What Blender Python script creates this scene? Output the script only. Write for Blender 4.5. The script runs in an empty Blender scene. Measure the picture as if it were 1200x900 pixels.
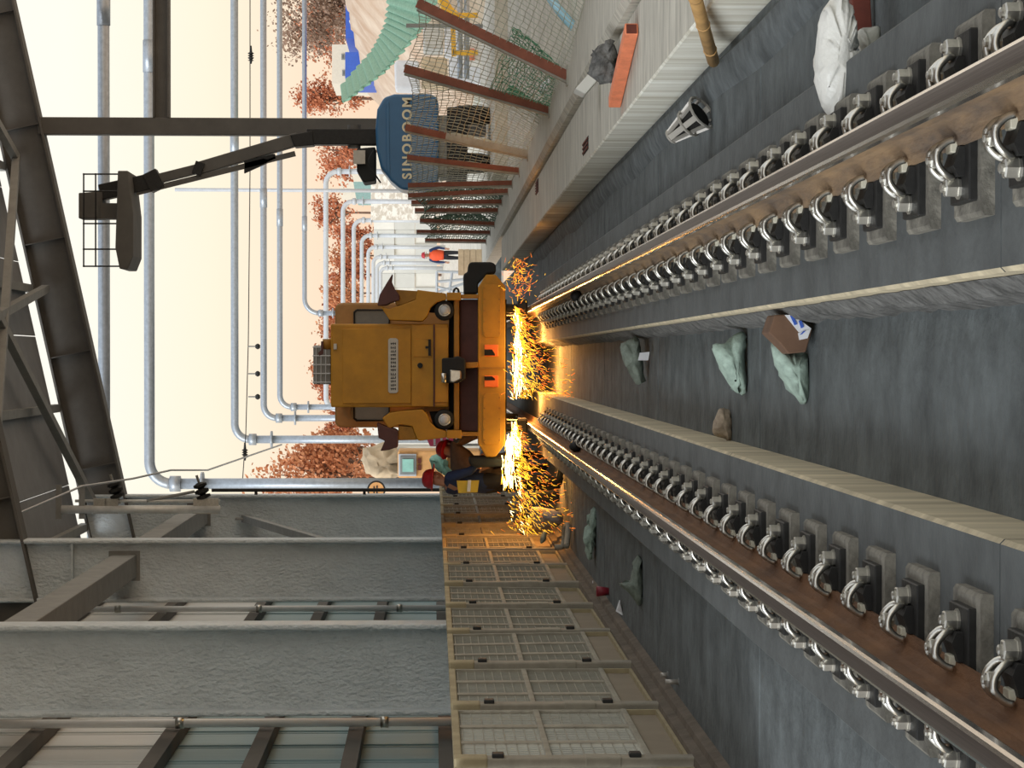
import bpy, math, random
from mathutils import Vector, Matrix

random.seed(7)
scene = bpy.context.scene
COL = scene.collection
PI = math.pi

# ------------------------------------------------------------------ camera
F = 2600.0                       # focal length in pixels of a 1200x900 frame (short tele lens)
EYE = Vector((0.0, 0.0, 1.66))
PITCH = math.atan(93.0 / F)      # looks slightly down
YAW = math.atan(30.0 / F)        # and slightly left
R_ = Vector((math.cos(YAW), math.sin(YAW), 0))
F_ = Vector((-math.sin(YAW) * math.cos(PITCH), math.cos(YAW) * math.cos(PITCH), -math.sin(PITCH)))
U_ = R_.cross(F_)
cam_data = bpy.data.cameras.new('camera')
cam_data.sensor_fit = 'HORIZONTAL'
cam_data.sensor_width = 36.0
cam_data.lens = 36.0 * F / 1200.0
cam_data.clip_start = 0.1
cam_data.clip_end = 3000
cam = bpy.data.objects.new('camera', cam_data)
COL.objects.link(cam)
mx = Matrix.Identity(4)
for i, v in enumerate((-U_, R_, -F_)):      # the phone was held on its side: image right is world down
    for k in range(3):
        mx[k][i] = v[k]
mx.translation = EYE
cam.matrix_world = mx
scene.camera = cam


def W(px, py, y):
    """world point seen at pixel (px, py) of the photograph, y metres ahead"""
    u, v = 900.0 - py, px
    d = R_ * (u - 450.0) + U_ * (600.0 - v) + F_ * F
    return EYE + d * (y / d.y)


# ------------------------------------------------------------------ world and light
scene.view_settings.view_transform = 'Standard'
scene.view_settings.look = 'None'
scene.view_settings.exposure = 0.0
scene.view_settings.gamma = 1.0
scene.view_settings.use_curve_mapping = False


def lin(c):
    return tuple(((x / 255.0) / 12.92 if x / 255.0 <= 0.04045 else ((x / 255.0 + 0.055) / 1.055) ** 2.4) for x in c)


world = bpy.data.worlds.new('world')
scene.world = world
world.use_nodes = True
nt = world.node_tree
nt.nodes.clear()
wo = nt.nodes.new('ShaderNodeOutputWorld')
bg = nt.nodes.new('ShaderNodeBackground')
tc = nt.nodes.new('ShaderNodeTexCoord')
sx = nt.nodes.new('ShaderNodeSeparateXYZ')
rp = nt.nodes.new('ShaderNodeValToRGB')
nt.links.new(tc.outputs['Generated'], sx.inputs[0])
nt.links.new(sx.outputs['Z'], rp.inputs[0])
nt.links.new(rp.outputs[0], bg.inputs[0])
nt.links.new(bg.outputs[0], wo.inputs[0])
cr = rp.color_ramp
cr.elements[0].position = 0.0
cr.elements[0].color = (*lin((250, 218, 186)), 1)
cr.elements[1].position = 1.0
cr.elements[1].color = (*lin((230, 239, 252)), 1)
for p, c in ((0.03, (251, 220, 190)), (0.06, (253, 231, 204)), (0.10, (255, 245, 221)), (0.16, (255, 252, 239)), (0.30, (252, 251, 247))):
    e = cr.elements.new(p)
    e.color = (*lin(c), 1)
bg.inputs['Strength'].default_value = 1.04

sun = bpy.data.lights.new('sun', 'SUN')          # veiled sun from behind the camera, railing side
sun.energy = 2.0
sun.angle = math.radians(35)
sun.color = (0.93, 0.97, 1.0)
so = bpy.data.objects.new('sun', sun)
COL.objects.link(so)
so.rotation_euler = Vector((0.62, 0.62, -0.44)).to_track_quat('-Z', 'Y').to_euler()


# ------------------------------------------------------------------ materials
MATS = {}


def mat(name, col, rough=0.7, metal=0.0, var=0.12, vscale=6.0, bump=0.0, bscale=40.0, col2=None, mix=0.5,
        emit=None, estr=0.0, alpha=1.0, stretch=None, sharp=0.15, spec=0.5, bdist=0.02):
    if name in MATS:
        return MATS[name]
    m = bpy.data.materials.new(name)
    m.use_nodes = True
    t = m.node_tree
    b = t.nodes['Principled BSDF']
    c = lin(col)
    b.inputs['Roughness'].default_value = rough
    b.inputs['Metallic'].default_value = metal
    b.inputs['Specular IOR Level'].default_value = spec
    if emit:
        b.inputs['Emission Color'].default_value = (*lin(emit), 1)
        b.inputs['Emission Strength'].default_value = estr
    co = t.nodes.new('ShaderNodeTexCoord')
    mp = t.nodes.new('ShaderNodeMapping')
    t.links.new(co.outputs['Object'], mp.inputs['Vector'])
    if stretch:
        mp.inputs['Scale'].default_value = stretch
    n = t.nodes.new('ShaderNodeTexNoise')
    n.inputs['Scale'].default_value = vscale
    n.inputs['Detail'].default_value = 6.0
    n.inputs['Roughness'].default_value = 0.65
    t.links.new(mp.outputs[0], n.inputs['Vector'])
    r = t.nodes.new('ShaderNodeValToRGB')
    r.color_ramp.elements[0].position = 0.5 - sharp
    r.color_ramp.elements[1].position = 0.5 + sharp
    lo = tuple(x * (1 - var) for x in c)
    hi = tuple(min(1, x * (1 + var)) for x in c)
    if col2:
        hi = lin(col2)
        lo = c
        r.color_ramp.elements[0].position = mix - sharp
        r.color_ramp.elements[1].position = mix + sharp
    r.color_ramp.elements[0].color = (*lo, 1)
    r.color_ramp.elements[1].color = (*hi, 1)
    t.links.new(n.outputs['Fac'], r.inputs[0])
    t.links.new(r.outputs[0], b.inputs['Base Color'])
    if bump:
        n2 = t.nodes.new('ShaderNodeTexNoise')
        n2.inputs['Scale'].default_value = bscale
        n2.inputs['Detail'].default_value = 4.0
        t.links.new(mp.outputs[0], n2.inputs['Vector'])
        bp = t.nodes.new('ShaderNodeBump')
        bp.inputs['Strength'].default_value = bump
        bp.inputs['Distance'].default_value = bdist
        t.links.new(n2.outputs['Fac'], bp.inputs['Height'])
        t.links.new(bp.outputs[0], b.inputs['Normal'])
    if alpha < 1:
        b.inputs['Alpha'].default_value = alpha
    MATS[name] = m
    return m


CONC_FLOOR = mat('floor concrete', (95, 101, 102), 0.85, var=0.42, vscale=3.2, bump=0.7, bscale=14, sharp=.2)
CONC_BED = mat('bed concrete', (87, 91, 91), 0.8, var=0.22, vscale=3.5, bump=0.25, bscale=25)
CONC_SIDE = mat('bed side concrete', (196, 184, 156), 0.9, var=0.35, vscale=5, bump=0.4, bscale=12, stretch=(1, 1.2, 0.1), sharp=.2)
CONC_ROUGH = mat('rough spilled concrete', (100, 100, 98), 0.95, var=0.5, vscale=14, bump=0.9, bscale=30)
CONC_PLINTH = mat('plinth concrete', (116, 113, 104), 0.9, var=0.4, vscale=12, bump=0.3, bscale=60)
CONC_WALL = mat('parapet face concrete', (244, 235, 210), 0.9, var=0.42, vscale=4, bump=0.6, bscale=6, stretch=(0.2, 1.6, 0.08), sharp=.2)
CONC_TOP = mat('parapet top concrete', (190, 186, 174), 0.9, var=0.32, vscale=6, bump=0.6, bscale=10, stretch=(0.3, 2, 1), sharp=.2)
CONC_DARK = mat('weathered gutter concrete', (97, 103, 105), 0.9, var=0.36, vscale=5, bump=0.7, bscale=12)
KERB = mat('dusty kerb', (110, 100, 88), 0.9, var=0.25, vscale=5, bump=0.2)
RAIL_RUST_L = mat('brown rusted rail steel', (88, 60, 40), 0.8, 0.0, vscale=9, col2=(118, 82, 52), bump=0.3, bscale=60, stretch=(1, 0.25, 1))
RAIL_RUST_R = mat('greyish rusted rail steel', (104, 90, 78), 0.7, 0.1, vscale=9, col2=(150, 124, 94), bump=0.3, bscale=60, stretch=(1, 0.25, 1))
RAIL_HEAD = mat('polished rail steel', (226, 222, 218), 0.2, 1.0, var=0.05, vscale=30, stretch=(6, 0.05, 1))
RAIL_BAND = mat('dark running band steel', (112, 102, 98), 0.42, 0.85, var=0.2, vscale=40, stretch=(6, 0.03, 1))  # dark reflection of the roof is put into the band colour
IRON = mat('black cast iron', (34, 34, 33), 0.6, 0.2, var=0.3, vscale=20, bump=0.1)
ZINC = mat('zinc plated steel', (206, 204, 196), 0.28, 0.95, var=0.12, vscale=25)
NUT = mat('dull zinc nut steel', (190, 188, 180), 0.36, 0.85, var=0.15, vscale=25)
NYLON = mat('off white nylon', (208, 204, 186), 0.6, var=0.08)
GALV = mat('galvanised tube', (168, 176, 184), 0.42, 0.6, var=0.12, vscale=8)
TUBE_W = mat('bright zinc tube', (222, 224, 222), 0.4, 0.2, var=0.1, vscale=5)
PIPE_W = mat('white downpipe', (244, 246, 246), 0.25, 0.0, var=0.03)
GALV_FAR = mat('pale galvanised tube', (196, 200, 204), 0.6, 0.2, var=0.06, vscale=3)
COAT = mat('fireproof coated steel', (206, 216, 221), 0.6, var=0.1, vscale=2, bump=1.0, bscale=22, stretch=(1, 1, 0.6), bdist=.05)
STEEL_DARK = mat('dark primed steel', (92, 90, 86), 0.75, var=0.12, vscale=2)
STEEL_GREY = mat('grey painted steel', (138, 140, 138), 0.7, var=0.1, vscale=3)
SHEET = mat('blue grey cladding sheet', (140, 166, 172), 0.6, var=0.08, vscale=1.5, stretch=(1, 1, 0.2))
SHEET_LIT = mat('lit cladding sheet', (205, 210, 210), 0.6, var=0.08, vscale=1.5, stretch=(1, 1, 0.2))  # paler copy of the sheet colour: roof gap light painted on upper bays
ROOF = mat('roof lining sheet', (128, 130, 132), 0.7, var=0.1, vscale=1.5)
BEIGE = mat('beige dusty railing paint', (152, 147, 133), 0.8, var=0.16, vscale=6)
BEIGE_Y = mat('yellowed railing paint', (162, 150, 120), 0.8, var=0.14, vscale=6)
BEIGE_PL = mat('beige kick plate', (146, 134, 116), 0.85, var=0.06, vscale=4)
POSTG = mat('grey railing post', (150, 144, 130), 0.75, var=0.15, vscale=6)
MESHW = mat('railing wire', (150, 148, 136), 0.8, var=0.08)
YEL = mat('yellow machine paint', (184, 130, 26), 0.55, var=0.12, vscale=4, bump=0.03)
YEL_D = mat('grimy yellow paint', (158, 112, 34), 0.65, var=0.22, vscale=5)
MAROON = mat('maroon painted plate', (84, 48, 44), 0.6, var=0.2, vscale=4)
BLACK = mat('black rubber', (26, 28, 28), 0.75, var=0.2)
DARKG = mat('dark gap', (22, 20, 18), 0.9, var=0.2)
BLUE = mat('blue lift paint', (52, 104, 146), 0.35, var=0.06, vscale=2)
CAB = mat('tan cab paint', (166, 124, 72), 0.6, var=0.1)
GLASS = mat('grey window glass', (92, 96, 96), 0.12, var=0.1)
PLATE = mat('silver plate', (176, 172, 164), 0.4, 0.4, var=0.08)
INK = mat('dark lettering', (44, 42, 44), 0.7, var=0.05)
CREAM = mat('cream lettering', (232, 222, 190), 0.6, var=0.05)
ORANGE = mat('orange painted steel', (228, 134, 96), 0.7, var=0.14, vscale=10)
REDPOST = mat('red oxide painted angle', (132, 78, 60), 0.75, var=0.2, vscale=6)
GREYPOST = mat('bare weathered angle', (158, 156, 146), 0.7, var=0.15, vscale=6)
BAMBOO = mat('bamboo', (190, 150, 96), 0.7, var=0.15, vscale=8)
NETW = mat('fence wire', (176, 178, 162), 0.7, var=0.08)
NETG = mat('green netting', (92, 148, 116), 0.8, var=0.2, vscale=8)
NETGD = mat('dark green netting', (70, 96, 78), 0.8, var=0.2, vscale=8)
GREENT = mat('green mesh tarpaulin', (132, 172, 146), 0.85, var=0.16, vscale=3, stretch=(0.4, 0.4, 6))
RAG = mat('pale green rag cloth', (160, 180, 168), 0.9, var=0.25, vscale=14, bump=0.6, bscale=16)
RAG_D = mat('dusty green rag cloth', (128, 138, 128), 0.9, var=0.25, vscale=14, bump=0.4, bscale=20)
CARD = mat('brown cardboard', (106, 80, 62), 0.85, var=0.15, vscale=8)
WHITE = mat('white paper', (226, 228, 232), 0.7, var=0.05)
REDP = mat('dark red plastic', (140, 34, 50), 0.5, var=0.2, vscale=10)
BAG = mat('white plastic bag', (226, 226, 220), 0.3, var=0.06, vscale=8, bump=0.8, bscale=12)
BAG_D = mat('cloudy plastic bag', (178, 178, 168), 0.35, var=0.08, vscale=8, bump=0.5, bscale=16)
RUSTB = mat('red brown bar', (96, 44, 32), 0.8, var=0.2, vscale=8)
DECK = mat('open concrete deck', (206, 200, 186), 0.9, var=0.16, vscale=1.2, bump=0.2, bscale=4)
EARTH = mat('brown earth', (188, 158, 132), 0.95, var=0.25, vscale=0.5, col2=(214, 194, 172), bump=0.5, bscale=2)
GRAVEL = mat('pebbled bank', (196, 184, 166), 0.95, vscale=1.6, col2=(232, 224, 210), bump=0.5, bscale=3, sharp=0.05)
FARWALL = mat('far concrete panel', (206, 206, 200), 0.9, var=0.05, vscale=0.3)
FARWALL2 = mat('far pale panel', (226, 224, 216), 0.9, var=0.05, vscale=0.3)
LEAF_R = mat('russet leaves', (176, 96, 62), 0.85, vscale=0.5, col2=(206, 134, 96))
LEAF_B = mat('grey brown leaves', (132, 112, 98), 0.85, vscale=0.5, col2=(166, 134, 112))
LEAF_O = mat('orange brown leaves', (188, 118, 76), 0.85, vscale=0.5, col2=(214, 150, 108))
BARK = mat('bark', (116, 90, 74), 0.9, var=0.2)
HOUSE = mat('pale plaster', (224, 216, 200), 0.9, var=0.05)
HOUSE_B = mat('blue sheet wall', (58, 96, 190), 0.6, var=0.08)
SKIN = mat('skin', (186, 138, 112), 0.6, var=0.05)
JACKET = mat('navy work jacket', (38, 54, 92), 0.85, var=0.15, vscale=10)
PANTS = mat('black work trousers', (36, 34, 38), 0.85, var=0.15, vscale=10)
BROWNJ = mat('grey brown jacket', (108, 90, 80), 0.85, var=0.15, vscale=10)
VEST = mat('orange safety vest', (236, 88, 46), 0.7, var=0.08)
REDH = mat('red hard hat', (176, 30, 44), 0.35, var=0.05)
YELV = mat('yellow reflective panel', (214, 186, 70), 0.6, var=0.08)
GLOVE = mat('grey work glove', (150, 148, 150), 0.9, var=0.1)
HEMP = mat('beige wrapping', (206, 184, 152), 0.9, var=0.15, vscale=3)
EXC = mat('orange machine paint', (222, 166, 104), 0.6, var=0.1)
PINK = mat('pink banner', (226, 92, 128), 0.8, var=0.15, vscale=6)
TEAL = mat('mint cloth', (158, 212, 198), 0.8, var=0.1, vscale=6)
SPARK_W = mat('white hot sparks', (255, 240, 190), emit=(255, 236, 170), estr=5.0)
SPARK_Y = mat('yellow sparks', (255, 190, 70), emit=(255, 190, 50), estr=1.7)
SPARK_O = mat('orange sparks', (255, 120, 40), emit=(255, 136, 44), estr=1.1)


# ------------------------------------------------------------------ mesh builder
class MB:
    def __init__(self):
        self.v, self.f, self.m = [], [], []

    def face(self, idx, m=0):
        self.f.append(tuple(idx))
        self.m.append(m)

    def add(self, pts):
        b = len(self.v)
        self.v += [Vector(p) for p in pts]
        return b

    def box(self, x0, x1, y0, y1, z0, z1, m=0):
        b = self.add([(x0, y0, z0), (x1, y0, z0), (x1, y1, z0), (x0, y1, z0), (x0, y0, z1), (x1, y0, z1), (x1, y1, z1), (x0, y1, z1)])
        for q in ((0, 3, 2, 1), (4, 5, 6, 7), (0, 1, 5, 4), (1, 2, 6, 5), (2, 3, 7, 6), (3, 0, 4, 7)):
            self.face([b + i for i in q], m)
        return self

    def beam(self, p, q, w, h, up=(0, 0, 1), m=0, w2=None, h2=None):
        p, q, up = Vector(p), Vector(q), Vector(up)
        d = (q - p).normalized()
        if abs(d.dot(up)) > 0.98:
            up = Vector((0, 1, 0))
        s = d.cross(up).normalized()
        t = s.cross(d).normalized()
        w2 = w if w2 is None else w2
        h2 = h if h2 is None else h2
        pts = []
        for c, a, e in ((p, w, h), (q, w2, h2)):
            for i, j in ((-1, -1), (1, -1), (1, 1), (-1, 1)):
                pts.append(c + s * (i * a / 2) + t * (j * e / 2))
        b = self.add(pts)
        for f in ((0, 1, 2, 3), (7, 6, 5, 4), (0, 4, 5, 1), (1, 5, 6, 2), (2, 6, 7, 3), (3, 7, 4, 0)):
            self.face([b + i for i in f], m)
        return self

    def tube(self, pts, r, n=8, m=0, radii=None, cap=True):
        pts = [Vector(p) for p in pts]
        prev = None
        rings = []
        for i, p in enumerate(pts):
            if i == 0:
                d = pts[1] - pts[0]
            elif i == len(pts) - 1:
                d = pts[-1] - pts[-2]
            else:
                d = (pts[i + 1] - pts[i]).normalized() + (pts[i] - pts[i - 1]).normalized()
            d = d.normalized()
            if prev is None:
                ref = Vector((0, 0, 1)) if abs(d.z) < 0.9 else Vector((1, 0, 0))
                s = d.cross(ref).normalized()
            else:
                s = (prev - d * prev.dot(d)).normalized()
            prev = s
            t = d.cross(s)
            rr = radii[i] if radii else r
            rings.append(self.add([p + s * (rr * math.cos(2 * PI * k / n)) + t * (rr * math.sin(2 * PI * k / n)) for k in range(n)]))
        for a, b in zip(rings, rings[1:]):
            for k in range(n):
                self.face((a + k, a + (k + 1) % n, b + (k + 1) % n, b + k), m)
        if cap:
            self.face([rings[0] + k for k in reversed(range(n))], m)
            self.face([rings[-1] + k for k in range(n)], m)
        return self

    def prism(self, poly, ext, m=0, ms=None):
        """poly: planar 3d points, ext: extrusion vector; ms: material per side"""
        poly = [Vector(p) for p in poly]
        ext = Vector(ext)
        n = len(poly)
        nrm = Vector((0, 0, 0))
        for i in range(n):
            nrm += poly[i].cross(poly[(i + 1) % n])
        if nrm.dot(ext) > 0:
            poly = poly[::-1]
            if ms:
                ms = [ms[(n - 2 - i) % n] for i in range(n)]
        b = self.add(poly)
        c = self.add([p + ext for p in poly])
        self.face([b + i for i in range(n)], m)
        self.face([c + i for i in reversed(range(n))], m)
        for i in range(n):
            j = (i + 1) % n
            self.face((b + j, b + i, c + i, c + j), ms[i] if ms else m)
        return self

    def lathe(self, prof, o=(0, 0, 0), axis=(0, 0, 1), n=12, m=0):
        ax = Vector(axis).normalized()
        ref = Vector((1, 0, 0)) if abs(ax.x) < 0.9 else Vector((0, 1, 0))
        s = ax.cross(ref).normalized()
        t = ax.cross(s)
        o = Vector(o)
        rings = []
        for r, z in prof:
            r = max(r, 1e-4)
            rings.append(self.add([o + ax * z + s * (r * math.cos(2 * PI * k / n)) + t * (r * math.sin(2 * PI * k / n)) for k in range(n)]))
        for a, b in zip(rings, rings[1:]):
            for k in range(n):
                self.face((a + k, a + (k + 1) % n, b + (k + 1) % n, b + k), m)
        self.face([rings[0] + k for k in reversed(range(n))], m)
        self.face([rings[-1] + k for k in range(n)], m)
        return self

    def grid(self, fn, nu, nv, m=0):
        b = self.add([fn(i / nu, j / nv) for j in range(nv + 1) for i in range(nu + 1)])
        for j in range(nv):
            for i in range(nu):
                k = b + j * (nu + 1) + i
                self.face((k, k + 1, k + nu + 2, k + nu + 1), m)
        return self


def build(name, mb, mats, parent=None, at=(0, 0, 0), smooth=False, bevel=0.0, solid=0.0, seg=2):
    """link mb as one mesh object; its points are given in world space, origin put at `at`"""
    at = Vector(at)
    me = bpy.data.meshes.new(name)
    me.from_pydata([tuple(p - at) for p in mb.v], [], mb.f)
    if not isinstance(mats, (list, tuple)):
        mats = [mats]
    for x in mats:
        me.materials.append(x)
    if len(mats) > 1:
        me.polygons.foreach_set('material_index', mb.m)
    if smooth:
        me.polygons.foreach_set('use_smooth', [True] * len(me.polygons))
    me.update()
    o = bpy.data.objects.new(name, me)
    COL.objects.link(o)
    if parent:
        o.parent = parent
        # the parents used here never rotate before their parts are made
        off = Vector((0, 0, 0))
        p = parent
        while p:
            off += p.location
            p = p.parent
        o.location = at - off
    else:
        o.location = at
    if bevel:
        b = o.modifiers.new('bevel', 'BEVEL')
        b.width = bevel
        b.segments = seg
        b.limit_method = 'ANGLE'
    if solid:
        s = o.modifiers.new('solid', 'SOLIDIFY')
        s.thickness = solid
        s.offset = 0
    return o


def tag(o, label, cat, group=None):
    o['label'] = label
    o['category'] = cat
    if group:
        o['group'] = group
    return o


def struct(o, label=None):
    o['kind'] = 'structure'
    if label:
        o['label'] = label
    return o


def thing(name, label, cat, at, group=None):
    o = bpy.data.objects.new(name, None)
    o.empty_display_size = 0.1
    COL.objects.link(o)
    o.location = at
    return tag(o, label, cat, group)


def part(t, name, mb, m, **k):
    """part of thing t; points in world space, origin at the thing's"""
    off = Vector((0, 0, 0))
    p = t
    while p:
        off += p.location
        p = p.parent
    return build(name, mb, m, parent=t, at=off, **k)


def copy_tree(o, parent=None):
    c = o.copy()
    COL.objects.link(c)
    c.parent = parent
    for ch in o.children:
        copy_tree(ch, c)
    return c


ORD = ['first', 'second', 'third', 'fourth', 'fifth', 'sixth', 'seventh', 'eighth', 'ninth', 'tenth', 'eleventh', 'twelfth',
       'thirteenth', 'fourteenth', 'fifteenth', 'sixteenth', 'seventeenth', 'eighteenth', 'nineteenth']
TENS = {2: 'twent', 3: 'thirt', 4: 'fort', 5: 'fift'}


def ordinal(n):
    if n < 20:
        return ORD[n - 1]
    t, u = divmod(n, 10)
    return TENS[t] + ('ieth' if u == 0 else 'y-' + ORD[u - 1])


def smooth_path(ctrl, n=6):
    ctrl = [Vector(c) for c in ctrl]
    out = []
    for i in range(len(ctrl) - 1):
        p0, p1, p2, p3 = ctrl[max(i - 1, 0)], ctrl[i], ctrl[i + 1], ctrl[min(i + 2, len(ctrl) - 1)]
        for k in range(n):
            t = k / n
            out.append(0.5 * ((2 * p1) + (p2 - p0) * t + (2 * p0 - 5 * p1 + 4 * p2 - p3) * t * t + (3 * p1 - p0 - 3 * p2 + p3) * t ** 3))
    out.append(ctrl[-1])
    return out


# ================================================================== THE SETTING
XL, XR = -0.866, 0.628           # rail centre lines
ZBED = 0.228                     # top of the concrete track beds
ZRAIL = 0.46                     # top of the rails
HB = 0.41                        # half width of a bed
Y0, Y1 = 2.6, 62.0
XW = 1.78                        # face of the parapet on the open side
ZW = 0.265                       # its top


# ---- floor of the trough: slabs with open joints
fl = bpy.data.objects.new('floor', None)
COL.objects.link(fl)
struct(fl, 'dark grey concrete floor slabs of the track trough')
ys = [1.2]
y = 6.1
while y < Y1:
    ys.append(y)
    y += 5.1
ys.append(Y1)
for a, b in zip(ys, ys[1:]):
    mb = MB().box(-2.40, 1.72, a + 0.016, b - 0.016, -0.12, 0.0)
    part(fl, 'floor_slab', mb, CONC_FLOOR, bevel=0.006, seg=1)
part(fl, 'joint_bed', MB().box(-2.40, 1.72, 1.2, Y1, -0.2, -0.1), DARKG)

# ---- two track beds of cast segments
for nm, xc, lab in (('trim_1', XL, 'grey concrete bed under the rail with the brown web'), ('trim_2', XR, 'grey concrete bed under the shinier greyish rail')):
    bd = bpy.data.objects.new(nm, None)
    COL.objects.link(bd)
    struct(bd, lab)
    ys = [1.2] + [5.55 + 5.1 * k for k in range(11)] + [Y1]
    for a, b in zip(ys, ys[1:]):
        mb = MB()
        n = 12
        # side walls a little uneven along the length
        for s in (0,):
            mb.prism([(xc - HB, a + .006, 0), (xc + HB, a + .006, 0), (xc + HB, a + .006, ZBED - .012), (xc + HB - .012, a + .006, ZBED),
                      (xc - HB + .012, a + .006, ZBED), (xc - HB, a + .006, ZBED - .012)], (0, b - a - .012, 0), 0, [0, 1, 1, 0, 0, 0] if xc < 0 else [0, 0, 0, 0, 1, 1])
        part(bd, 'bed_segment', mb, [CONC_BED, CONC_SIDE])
# spilled concrete lip along the inner foot of the shaded bed, and its thin broken cream edge
rng = random.Random(3)
mb = MB()
prof = []
N = 260
for i in range(N + 1):
    yy = 2.6 + (40 - 2.6) * i / N
    w = 0.018 + rng.random() * 0.022
    h = 0.145 + rng.random() * 0.02
    prof.append((yy, w, h))
xb = XR - HB
for (y_a, w_a, h_a), (y_b, w_b, h_b) in zip(prof, prof[1:]):
    b = mb.add([(xb - w_a - .03, y_a, 0), (xb - w_b - .03, y_b, 0), (xb - w_a - .012, y_a, h_a * .6), (xb - w_b - .012, y_b, h_b * .6), (xb - .002, y_a, h_a), (xb - .002, y_b, h_b)])
    mb.face((b, b + 2, b + 3, b + 1))
    mb.face((b + 2, b + 4, b + 5, b + 3))
o = build('trim_3', mb, CONC_ROUGH)
struct(o, 'rough spilled concrete along the foot of the inner bed side')

# ---- kerb below the mesh railing
mb = MB()
mb.prism([(-2.50, 1.2, 0), (-2.28, 1.2, 0), (-2.30, 1.2, .055), (-2.34, 1.2, .06), (-2.35, 1.2, .12), (-2.50, 1.2, .13)], (0, 42, 0))
struct(build('trim_4', mb, KERB), 'dusty brown kerb below the mesh railing')
# platform behind the railing, columns stand on it
struct(build('trim_5', MB().box(-6.2, -2.45, 1.2, 75, -.2, .10), CONC_DARK), 'grey platform behind the mesh railing')

# ---- gutter lip and parapet on the open side
mb = MB()
N = 90
xs = []
rng = random.Random(5)
for i in range(N + 1):
    yy = 2.6 + (46 - 2.6) * i / N
    j = 0.03 * math.sin(yy * 1.3) * math.sin(yy * .41)
    xs.append((yy, j))
for (ya, ja), (yb, jb) in zip(xs, xs[1:]):
    pa = [(1.50 + ja, ya, 0), (1.56 + ja, ya, .035), (1.655 + ja * .5, ya, .062), (1.675 + ja * .5, ya, .05), (1.685, ya, -.01)]
    pb = [(1.50 + jb, yb, 0), (1.56 + jb, yb, .035), (1.655 + jb * .5, yb, .062), (1.675 + jb * .5, yb, .05), (1.685, yb, -.01)]
    b = mb.add(pa + pb)
    for k in range(4):
        mb.face((b + k, b + k + 1, b + k + 6, b + k + 5))
struct(build('trim_6', mb, CONC_DARK, smooth=True), 'raised concrete lip beside the open gutter')
struct(build('trim_7', MB().box(1.66, 1.80, 1.2, 62, -.12, -.02), CONC_DARK), 'dark gutter below the parapet')
wr = bpy.data.objects.new('wall_right', None)
COL.objects.link(wr)
struct(wr, 'low pale concrete parapet along the open side')
ys = [1.2, 9.0, 16.2, 23.4, 30.6, 37.8, 45.0]
for a, b in zip(ys, ys[1:]):
    mb = MB()
    mb.prism([(XW, a + .004, -.02), (XW, a + .004, ZW - .012), (XW + .012, a + .004, ZW), (2.40, a + .004, ZW), (2.44, a + .004, ZW - .05), (2.44, a + .004, -.02)], (0, b - a - .008, 0), 1, [0, 0, 1, 1, 1, 1])
    part(wr, 'parapet_block', mb, [CONC_WALL, CONC_TOP])
mb = MB()
mb.prism([(2.47, 1.2, 0), (2.47, 1.2, .29), (2.53, 1.2, .33), (3.15, 1.2, .33), (3.15, 1.2, 0)], (0, 60, 0))
struct(build('trim_8', mb, CONC_TOP), 'outer concrete kerb that carries the fence posts')
# open deck and ground beyond
struct(build('floor.001', MB().box(3.15, 9.5, 1.2, 120, -.3, .16), DECK), 'pale concrete deck beyond the fence')
struct(build('floor.002', MB().box(3.8, 8.4, 44.5, 58, .16, .42), DECK), 'low pale concrete pad under the boom lift')
struct(build('trim_9', MB().box(-2.45, 3.15, 62, 130, -.3, .05), CONC_DARK), 'track trough continuing behind the grinding car')
g = MB()
g.grid(lambda u, v: (-160 + 320 * u, 60 + 560 * v, -0.25 + 0.4 * math.sin(u * 9) * math.sin(v * 7)), 24, 24)
struct(build('trim_10', g, GRAVEL), 'pale stony ground in the distance')
struct(build('trim_11', MB().box(-60, -6.0, 20, 62, -.5, -.1), GRAVEL), 'ground outside the cladding')


# ================================================================== RAILS
def rail_profile(xc):
    z0 = ZRAIL - .176
    half = [(.075, 0), (.075, .012), (.045, .020), (.014, .036), (.0085, .055), (.0085, .115), (.013, .131), (.034, .139), (.036, .145),
            (.0352, .162), (.030, .1705), (.021, .1745), (.011, .1757)]
    mats = [1, 1, 1, 1, 1, 1, 1, 0, 0, 0, 0, 2]
    pts = [(xc + x, z0 + z) for x, z in half] + [(xc, z0 + .176)] + [(xc - x, z0 + z) for x, z in reversed(half)]
    ms = mats + [2, 2] + mats[::-1] + [1]
    return pts, ms


RAILS = []
for xc, rust, lab in ((XL, RAIL_RUST_L, 'steel rail with brown rusty web and broad polished head, running past the mesh railing side'),
                      (XR, RAIL_RUST_R, 'steel rail with greyish web and bright head, on the parapet side')):
    pts, ms = rail_profile(xc)
    mb = MB().prism([(x, 2.2, z) for x, z in pts], (0, 59, 0), 1, ms)
    RAILS.append(tag(build('rail', mb, [RAIL_HEAD, rust, RAIL_BAND], at=(xc, 2.2, ZRAIL - .176)), lab, 'rail', 'running rails'))


# ---- rail fasteners every 0.6 m
def hexnut(mb, o, r, z0, z1):
    mb.lathe([(r, z0), (r, z1 - .004), (r * .86, z1)], o, (0, 0, 1), 6)
    return mb


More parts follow.
